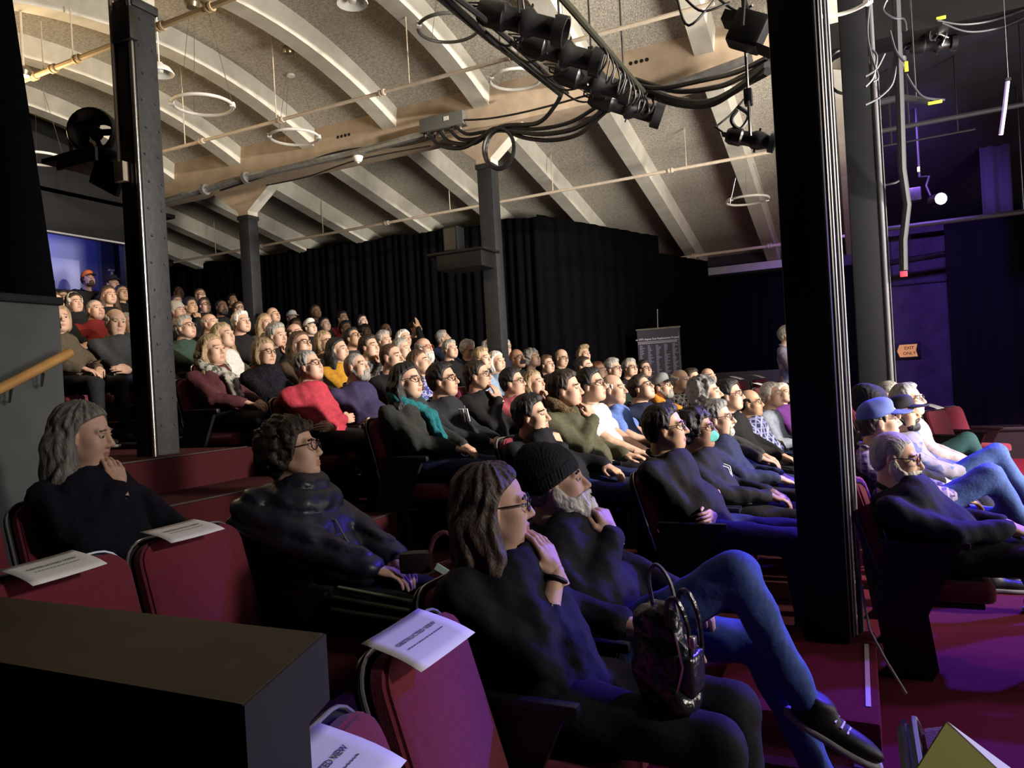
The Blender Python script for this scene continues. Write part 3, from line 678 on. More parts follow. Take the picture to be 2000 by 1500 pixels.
NPEOPLE = 0
def person(i, X, Y, Z, sx, fz, at, label, group=None):
    global NPEOPLE; NPEOPLE += 1
    A = {}
    for t in at.split():
        k, _, v = t.partition('='); A[k] = v or True
    stand = 'stand' in A; fem = 'f' in A; sk = int(A.get('skin', 1)); dist = math.hypot(X, Y)
    lod = 0 if dist < 3.7 else (1 if dist < 6.3 else 2)
    hf = (.0046, .0072, .0092)[lod]; hc = (.016, .024, .030)[lod]; gc = (.0115, .0165, .021)[lod]
    S = i * 1.37; R_ = random.Random(i)
    root = empty('person', (sx, Y, fz), 0, label, 'person', group)
    H = np.array([X - sx, 0, Z - fz]); yaw = math.degrees(math.atan2(5.2 - Y, 5.5 - X)) * (1 if not stand else .3) + float(A.get('yaw', R_.uniform(-7, 7))); pitch = float(A.get('pitch', R_.uniform(4, 14)))
    R = rot_np(yaw, pitch, R_.uniform(-3, 3)); hs = .955 if fem else 1.0
    W = lambda p: H + hs * (R @ np.asarray(p, float))
    fat = float(A.get('fat', R_.uniform(.96, 1.06))) * (.93 if fem else 1)
    lean = math.radians(pitch)
    N = H + np.array([-.035 - .10 * math.sin(lean), 0, -.172])
    Pv = np.array([.10 + max(0, 1.13 - H[2]) * .5, 0, .545]) if not stand else np.array([H[0] - .02, 0, H[2] - .70])
    C = N * .70 + Pv * .30 + np.array([.012, 0, .0]); B = N * .30 + Pv * .70 + np.array([.02, 0, 0])
    sw = (.156 if fem else .182) * fat; sh = {}
    for s in (-1, 1): sh[s] = N + np.array([-.012, s * sw, -.054])
    # ---- arms
    pose = A.get('pose', 'lap'); arms = {}
    for s in (-1, 1):
        f = np.array([.8, -s * .45, -.25]); n = np.array([.2, 0, 1.]); hk = 'relaxed'; pole = (-.35, s * .8, -.7)
        wr = np.array([Pv[0] + .235, s * .075, .665 if not stand else Pv[2] + .08])
        if pose == 'armrest' or (pose == 'chin' and s == 1 and i % 2): wr = np.array([Pv[0] + .20, s * .20, .68]); f = np.array([1, 0, -.1])
        if pose == 'cross':
            wr = np.array([N[0] + .27 + .16 * (fat - .9), -s * .075, N[2] - .27 - .025 * s]); f = np.array([.05, -s * 1., .1]); n = np.array([1., 0, .3]); pole = (.2, s * .9, -1)
        if pose == 'chin' and s == -1:
            tip = W((.100, -.012, -.112)); f = np.array([-.42, .10, .86]); hk = 'fist' if not fem else 'relaxed'
            wr = tip - .105 * f / np.linalg.norm(f) + np.array([.035, 0, -.0]); n = np.array([1., -.25, .25]); pole = (.55, -.35, -1)
        if pose == 'salute' and s == -1:
            wr = W((.13, -.05, -.03)); f = np.array([-.3, .3, .9]); n = np.array([1., -.2, .3]); pole = (.5, -.4, -1); hk = 'flat'
        if A.get('hand') == 'hold' and s == -1: pass
        el, wr = ik(sh[s], wr, .275, .245, pole); arms[s] = (el, wr, f, n, hk)
    # ---- legs
    legs = {}
    for s in (-1, 1):
        hip = Pv + np.array([0, s * .085, -.005])
        kn = Pv + np.array([.435, s * .115, -.02]); an = np.array([kn[0] + .04, s * .12, .085])
        if stand: kn = np.array([Pv[0] + .03, s * .1, Pv[2] * .52]); an = np.array([Pv[0], s * .1, .085])
        if 'cross' in A and s == -1: kn = Pv + np.array([.40, -.02, .24]); an = kn + np.array([.20, .05, -.36])
        if i == 108 and s == -1: kn = Pv + np.array([.41, -.10, .265]); an = kn + np.array([.185, .08, -.43])
        if 'cross' in A and s == 1: kn = Pv + np.array([.44, .08, -.02]); an = np.array([kn[0] + .18, .08, .085])
        legs[s] = (hip, kn, an)
    # ---- body: one continuous skin surface
    allp = np.array([H, N, Pv] + [p for s in (-1, 1) for p in arms[s][:2]] + [p for s in (-1, 1) for p in legs[s]])
    lo = allp.min(0) - .15; hi = allp.max(0) + .15; hi[2] = max(hi[2], H[2] + .16)
    fx = [(H[0] - .14, H[0] + .155, hf)]; fy = [(-.115, .115, hf)]; fzz = [(H[2] - .16, H[2] + .15, hf)]
    g = Grid(axis(lo[0], hi[0], hc, fx), axis(lo[1], hi[1], hc, fy), axis(lo[2], hi[2], hc, fzz))
    E = lambda c, r, k=.02, op='add': g.ell(W(c), np.asarray(r) * hs, R, k * hs, op)
    K = lambda a, b, ra, rb, k=.02, op='add': g.cone(W(a), W(b), ra * hs, rb * hs, k * hs, op)
    jw = R_.uniform(.92, 1.06); ns = R_.uniform(.9, 1.12) * (.9 if fem else 1)
    E(CR, CRR, 0); E((.026, 0, -.045), (.068, .062 * jw, .078), .03)
    for s in (-1, 1):
        K((.002, s * .050 * jw, -.055), (.055, s * .022, -.100), .021, .020, .025)
        E((.058, s * .040, -.024), (.029, .025, .026), .03); E((.042, s * .034, -.062), (.036, .026, .036), .03)
        K((.078, s * .042, .022), (.089, s * .010, .021), .010, .010, .016)
    E((.069, 0, -.100), (.025, .023, .022), .02)
    K((.090, 0, .010), (.090 + .025 * ns, 0, -.034), .0085, .0130 * ns, .012)
    for s in (-1, 1):
        E((.098, s * .0125 * ns, -.039), (.013, .009, .009), .008)
        E((.100, s * .033, .002), (.016, .017, .012), .010, 'sub')
        E((-.008, s * .077, -.006), (.021, .0085, .033), .008); E((-.003, s * .088, -.002), (.010, .005, .016), .005, 'sub')
    E((.091, 0, -.067), (.012, .022, .0062), .006); E((.090, 0, -.079), (.0115, .019, .0066), .006); K((.106, -.022, -.0725), (.106, .022, -.0725), .0055, .0055, .003, 'sub')
    g.cone(W((-.022, 0, -.045)), N + np.array([.0, 0, -.02]), .056 * hs, .060 * (.92 if fem else 1.04), .03)
    g.ell(C, (.098 * fat, .145 * fat, .165), None, .05); g.ell(B, (.10 * fat, .135 * fat, .13), None, .05); g.ell(Pv, (.12, .15, .10), None, .05)
    for s in (-1, 1):
        el, wr = arms[s][:2]; g.cone(N + np.array([-.015, s * .04, -.03]), sh[s], .042, .048, .04)
        g.cone(sh[s], el, .050, .041, .03); g.cone(el, wr, .041, .027, .02)
        hip, kn, an = legs[s]; g.cone(hip, kn, .075, .053, .03); g.cone(kn, an, .05, .036, .02)
    V, F = g.mesh(); q = (V - H) @ R / hs; fc = q[F].mean(1)
    fm = np.zeros(len(F), int)
    fm[(fc[:, 0] > .084) & (np.abs(fc[:, 1]) < .021) & (fc[:, 2] < -.0615) & (fc[:, 2] > -.0845)] = 1
    VS, FS, FM = [V], [F], [fm]; off = len(V)
    def island(v, f, m):
        nonlocal off; VS.append(v); FS.append(f + off); FM.append(np.full(len(f), m)); off += len(v)
    for s in (-1, 1):
        v, f = uvsphere((.0815, s * .033, .0005), (.0122, .0132, .0082), 10, 7); island(H + hs * v @ R.T, f, 2)
        v, f = uvsphere((.0905, s * .0335, .0010), (.0050, .0072, .0062), 8, 5); island(H + hs * v @ R.T, f, 3)
        v, f = uvsphere((.0805, s * .033, .0078), (.0145, .0165, .0042), 10, 6, np.array(Matrix.Rotation(.3, 3, 'Y'))); island(H + hs * v @ R.T, f, 0)
        for t in range(2):   # brow hairs
            v, f = uvsphere((.0935 - .006 * t, s * (.022 + .018 * t), .0265 - .002 * t), (.006, .013, .0050), 8, 5); island(H + hs * v @ R.T, f, 4)
        el, wr, ff, n, hk = arms[s]
        hv, hfc = hand_tpl(hk, (.0046, .0062, .0085)[lod]); M3 = frame3(ff, n)
        hv = hv * np.array([1, 1 if s == -1 else -1, 1]) * (.93 if fem else 1.02)
        island(wr + hv @ M3.T, hfc if s == -1 else hfc[:, ::-1], 0)
    hstyle, _, hcol = A.get('hair', 'short:brown').partition(':')
    browc = hcol if hcol in HAIRC else A.get('brow', 'darkbrown')
    if browc == 'white': browc = 'grey'
    me = np_mesh('body', np.concatenate(VS), np.concatenate(FS), [skinm(sk), lipm(sk), EYEW, EYED, hairm(browc)], np.concatenate(FM))
    link('body', me, None, root)
    # ---- top garment
    top = A.get('top', 'black'); short = 'short' in A
    arm_l = np.array([p for s in (-1, 1) for p in (arms[s][0], arms[s][1], sh[s])] + [N, Pv])
    lo = arm_l.min(0) - .13; hi = arm_l.max(0) + .10; lo = np.minimum(lo, [Pv[0] - .2, -.24, Pv[2] - .14]); hi = np.maximum(hi, [N[0] + .2, .24, N[2] + .06])
    g = Grid(axis(lo[0], hi[0], gc), axis(lo[1], hi[1], gc), axis(lo[2], hi[2], gc))
    puff = top == 'puffer'; o = .03 if puff else (.02 if top in ('parka', 'blackcoat', 'charcoalwool', 'blackhood', 'fuzzy') else .010)
    g.ell(C, (.112 * fat + o, .162 * fat + o, .180 + o), None, 0); g.ell(B, (.118 * fat + o, .155 * fat + o, .15), None, .06); g.ell(Pv + np.array([-.01, 0, .01]), (.135 + o, .168 * fat + o, .105), None, .06)
    if fem: g.ell(C + np.array([.085, -.07, -.02]), (.06, .068, .065), None, .05); g.ell(C + np.array([.085, .07, -.02]), (.06, .068, .065), None, .05)
    elif fat > 1.08: g.ell(B + np.array([.07, 0, 0]), (.11, .15, .12), None, .07)
    for s in (-1, 1):
        el, wr = arms[s][:2]; g.cone(N + np.array([-.02, s * .045, -.035]), sh[s], .046 + o, .054 + o, .05)
        if short: g.cone(sh[s], sh[s] * .42 + el * .58, .060 + o, .064 + o, .03)
        else:
            g.cone(sh[s], el, .058 + o, .050 + o * .8, .014); cf = wr * .93 + el * .07
            if 'pushed' in A: cf = wr * .55 + el * .45
            g.cone(el, cf, .051 + o * .8, .037 + o * .6, .010)
    if puff:
        g.disp(lambda X, Y_, Z_: -.020 * np.sqrt(np.abs(np.sin((Z_ + .30 * X) * 42))) + .004 * wobble(X, Y_, Z_, 40, S) + .010)
    else:
        g.disp(lambda X, Y_, Z_: .0065 * wobble(X, Y_, Z_, 20, S) + .0042 * wobble(X + Z_ * .6, Y_, Z_, 52, S + 1) + (.004 * wobble(X, Y_, Z_, 120, S) if top == 'fuzzy' else 0))
    nk = .066 * hs + .006; nb = N + (W((-.022, 0, -.045)) - N) * .1
    if A.get('neck') == 'v': g.cone(N + np.array([.06, 0, -.15]), N + np.array([.05, 0, .05]), .012, .075, .01, 'sub')
    g.cone(N + np.array([.012, 0, -.028]), W((-.01, 0, -.02)), nk, nk + .012, .012, 'sub')
    V, F = g.mesh(); names = dict(parka='parka', blackcoat='coat', charcoalwool='coat', puffer='puffer_jacket', hoodie='hoodie', blackcardigan='cardigan', navycardigan='cardigan', whitetee='shirt', bluetee='shirt')
    tp = link(names.get(top, 'sweater' if top in ('red', 'maroon', 'fuzzy', 'blackknit', 'blacksweater') else 'shirt'), np_mesh('top', V, F), clothm(top), root)
    # collar roll
    if top not in ('maroon', 'fuzzy', 'bluetee', 'puffer', 'red'):
        c0 = N + np.array([.008, 0, -.008]); pts = []
        for k in range(16):
            a = 2 * PI * k / 16; pts.append(c0 + np.array([.070 * math.cos(a), .074 * math.sin(a), .020 - .034 * math.cos(a)]))
        link('collar', tube_mesh('collar', pts, .013 if o < .02 else .018, 6, closed=True), clothm(top), tp)
    # ---- trousers
    lg = A.get('legs', 'jeans' if i in (108,) else ('greentrouser' if i == 99 else ('jeans' if i in (102, 103) else ('darkjeans' if i % 3 == 0 else 'trouser'))))
    lp = np.array([p for s in (-1, 1) for p in legs[s]]); tc_ = (.016, .026, .034)[lod]
    lo = lp.min(0) - .15; hi = lp.max(0) + .15
    g = Grid(axis(lo[0], hi[0], tc_), axis(lo[1], hi[1], tc_), axis(lo[2] + .06, hi[2], tc_))
    g.ell(Pv + np.array([0, 0, -.01]), (.14, .165 * fat, .095), None, 0)
    for s in (-1, 1):
        hip, kn, an = legs[s]; g.cone(hip, kn, .092, .070, .05); g.cone(kn, an + (kn - an) * .06, .068, .050, .025)
    g.disp(lambda X, Y_, Z_: .005 * wobble(X, Y_, Z_, 28, S + 2))
    link('trousers', np_mesh('trousers', *g.mesh()), clothm(lg), root)
    # ---- shoes
    u, sl = shoe_meshes()
    for s in (-1, 1):
        hip, kn, an = legs[s]; tilt = 0
        if 'cross' in A and s == -1: tilt = math.radians(28)
        so = link('shoe', u, SHOE, root, (an[0] + .01, an[1], an[2] - .082), (0, tilt, 0)); link('sole', sl, SOLE, so)
    # ---- hair, hats, beard, glasses, mask
    er = Matrix(R.tolist()).to_euler(); hr = (.0056, .0078, .0100)[lod]
    def onhead(name, me, m, par=None):
        o_ = link(name, me, m, par or root)
        if par is None: o_.location = H; o_.rotation_euler = er; o_.scale = (hs, hs, hs)
        return o_
    hatc = dict(orange=(.55, .13, .02), black=(.011, .011, .014), white=(.6, .6, .57), whiteblack=(.6, .6, .57), grey=(.16, .17, .17), blue=(.10, .14, .42), lightgrey=(.42, .40, .36))
    if hstyle == 'beanie':
        onhead('hair', hair_mesh('stubble', hr, 1), hairm('grey'))
        b = onhead('knit_hat', hat_mesh('beanie', hr), mat('hat_' + hcol, hatc[hcol], .95, bump=.3, bscale=120)); onhead('hat_cuff', hat_mesh('cuff', hr), mat('hat_' + hcol, hatc[hcol], .95), b)
    elif hstyle == 'cap':
        onhead('hair', hair_mesh('capped', hr, 2), hairm(A.get('brow', 'darkbrown')))
        b = onhead('cap', hat_mesh('crown', hr), mat('hat_' + hcol, hatc[hcol], .85))
        onhead('cap_peak', hat_mesh('peak', .0046 if lod < 2 else .006), mat('hat_peak_' + hcol, (.02, .02, .025) if hcol in ('orange', 'grey', 'whiteblack') else hatc[hcol], .8), b)
    elif hstyle != 'bald':
        onhead('hair', hair_mesh(hstyle, hr, i % 3 if lod else i), hairm(hcol))
        if hstyle == 'band': onhead('headband', hat_mesh('band', hr), mat('hat_lightgrey', hatc['lightgrey'], .9))
    if 'beard' in A:
        k, _, c = A['beard'].partition(':'); onhead('beard', beard_mesh(k, hr * .85), hairm(c))
    if 'glasses' in A:
        fr, ls = glasses_meshes(); go = onhead('glasses', fr, FRAME if i != 54 else mat('glasses_red', (.3, .03, .02), .4))
        for l in ls: onhead('lens', l, LENS, go)
    if 'mask' in A:
        c = A['mask'] if A['mask'] is not True else 'white'
        mk = onhead('face_mask', hat_mesh('mask', hr * .8), mat('mask_' + c, dict(teal=(.10, .42, .40), black=(.012, .012, .015), white=(.6, .6, .58))[c], .9))
        for s in (-1, 1):
            onhead('ear_loop', tube_mesh('ear_loop', [(.05, s * .062, -.035), (.01, s * .078, -.012), (-.025, s * .082, -.02), (.0, s * .074, -.05), (.045, s * .052, -.095)], .0025, 5), mat('mask_strap', (.6, .6, .58), .9), mk)
    return root, dict(H=H, N=N, C=C, B=B, Pv=Pv, R=R, W=W, arms=arms, legs=legs, top=tp, fat=fat, sh=sh)
# ---------------------------------------------------------------- theatre seats
SEATR = mat('seat_red', (.155, .020, .036), .85, noise=.12, nscale=70, bump=.2, bscale=220, spec=.2, sheen=.15)
SEATB = mat('seat_shell', (.010, .010, .011), .4, spec=.4)
TRIM = mat('seat_trim', (.5, .5, .52), .3, metal=.8)
def soft_pad(name, c, s, rot=None, puff=.02, n=(6, 6)):
    """cushion: rounded box with a crowned front"""
    bm = bmesh.new(); bm_box(bm, (0, 0, 0), s, None, min(s) * .42, 3)
    for v in bm.verts:
        u = max(0, 1 - (2 * v.co.y / s[1]) ** 2); w = max(0, 1 - (2 * (v.co.z if s[2] > s[0] else v.co.x) / max(s[2], s[0])) ** 2)
        if s[2] > s[0] and v.co.x > 0: v.co.x += puff * u * w
        elif s[2] <= s[0] and v.co.z > 0: v.co.z += puff * u * w
    M = Matrix.Translation(c) @ (rot.to_4x4() if rot else Matrix()); bmesh.ops.transform(bm, matrix=M, verts=bm.verts)
    return autos(finish(bm, name))
RB = Matrix.Rotation(math.radians(-16), 3, 'Y')
def up_back(p): return tuple(Vector((-.115, 0, .42)) + RB @ Vector(p))
def rounded_back(name, w, h, th, x0, rc, puff=0):
    """upright panel with rounded top corners, bottom at z=0"""
    bm = bmesh.new(); pts = []
    for (cx, cz, a0) in ((w / 2 - rc, h - rc, 0), (-w / 2 + rc, h - rc, 90)):
        for k in range(6):
            a = math.radians(a0 + 18 * k); pts.append((cx + rc * math.cos(a), cz + rc * math.sin(a)))
    pts += [(-w / 2, .0), (w / 2, .0)]
    A = [bm.verts.new((x0, y, z)) for y, z in pts]; B = [bm.verts.new((x0 + th, y, z)) for y, z in pts]
    ins = [bm.verts.new((x0 + th + puff, y * .86, h * .5 + (z - h * .5) * .88)) for y, z in pts] if puff else None
    n = len(pts); bm.faces.new(A[::-1])
    for i in range(n):
        j = (i + 1) % n; bm.faces.new((A[i], A[j], B[j], B[i]))
        if ins: bm.faces.new((B[i], B[j], ins[j], ins[i]))
    bm.faces.new(ins if ins else B)
    bmesh.ops.recalc_face_normals(bm, faces=bm.faces)
    es = [e for e in bm.edges if len(e.link_faces) == 2 and e.calc_face_angle() > .5]
    bmesh.ops.bevel(bm, geom=es, offset=.008, segments=2, affect='EDGES')
    bmesh.ops.transform(bm, matrix=Matrix.Translation((-.115, 0, .42)) @ RB.to_4x4(), verts=bm.verts)
    return autos(finish(bm, name)), pts
bk, bpts = rounded_back('backrest', .42, .465, .045, .0, .07, .022)
shl, spts = rounded_back('back_shell', .45, .48, .022, -.030, .08)
SEATM = dict(backrest=bk, back_shell=shl,
    trim=tube_mesh('trim', [up_back((-.004, y, z)) for y, z in spts[:-2]][0:0] + [up_back((-.002, y, z)) for y, z in ([spts[-1]] + spts[:-1])], .0045, 5),
    seat_cushion=soft_pad('seat_cushion', (.115, 0, .395), (.44, .42, .095), None, .018),
    seat_pan=box_mesh('seat_pan', (.10, 0, .335), (.38, .38, .03), bevel=.01),
    armrest=box_mesh('armrest', (.06, 0, .615), (.36, .038, .035), bevel=.012),
    side_frame=prism_mesh('side_frame', [(-.17, 0), (.06, 0), (.09, .05), (.06, .30), (.20, .60), (-.10, .60), (-.16, .35), (-.12, .05)], 'y', -.014, .014))
def seat(x, y, z, label, group, far_arm=False, rz=0, fold=False):
    t = empty('theatre_seat', (x, y, z), rz, label, 'seat', group)
    for k, m in (('back_shell', SEATB), ('backrest', SEATR), ('trim', TRIM), ('seat_cushion', SEATR), ('seat_pan', SEATB)): link(k, SEATM[k], m, t)
    for s in ((-.232, .232) if far_arm else (-.232,)):
        link('armrest', SEATM['armrest'], SEATB, t, (0, s, 0)); link('side_frame', SEATM['side_frame'], SEATB, t, (0, s, 0))
    return t
def text_mesh(s, size, bold=0.):
    c = bpy.data.curves.new('lettering', 'FONT'); c.body = s; c.size = size; c.align_x = 'CENTER'; c.align_y = 'CENTER'; c.offset = bold; c.extrude = .0004; c.resolution_u = 2
    o = bpy.data.objects.new('lettering_source', c); COL.objects.link(o)
    dg = bpy.context.evaluated_depsgraph_get(); me = bpy.data.meshes.new_from_object(o.evaluated_get(dg))
    bpy.data.objects.remove(o); return me
OBV = text_mesh('OBSTRUCTED VIEW', .024, .0006)
def paper_h(x, y): return .012 * math.sin((x + .1) * 9) + .010 * (y * y / .02) * .3 - .10 * x - .9 * max(0, x) ** 2
def paper(x, y, z, rz, label, words=True, tilt=0., rx=0.):
    bm = bmesh.new(); nx, ny = 6, 7; g = [[bm.verts.new((-.082 + .165 * i / nx, -.10 + .20 * j / ny, paper_h(-.082 + .165 * i / nx, -.10 + .20 * j / ny))) for j in range(ny + 1)] for i in range(nx + 1)]
    for i in range(nx):
        for j in range(ny): bm.faces.new((g[i][j], g[i + 1][j], g[i + 1][j + 1], g[i][j + 1]))
    me = finish(bm, 'paper_sheet'); o = thing('paper_sign', me, PAPER, label, 'paper', 'reserved seat sheets', (x, y, z), (rx, tilt, rz))
    md = o.modifiers.new('sheet_thickness', 'SOLIDIFY'); md.thickness = .0012
    if words:
        tm = OBV.copy(); co = np.zeros(len(tm.vertices) * 3); tm.vertices.foreach_get('co', co); co = co.reshape(-1, 3)
        nv = np.stack([-.008 - co[:, 1] * .7, co[:, 0] * .62, np.zeros(len(co))], 1); nv[:, 2] = [paper_h(a, b) + .0022 for a, b in nv[:, :2]]
        tm.vertices.foreach_set('co', nv.ravel()); tm.update(); link('lettering', tm, INK, o)
        bm = bmesh.new(); yy = -.06
        while yy < .06:
            w = rnd.uniform(.004, .010); bm_box(bm, (.018, yy + w / 2, paper_h(.018, yy) + .002), (.0032, w, .0006)); yy += w + .003
        link('small_print', finish(bm, 'small_print', False), INK, o)
    return o
INFO = {}
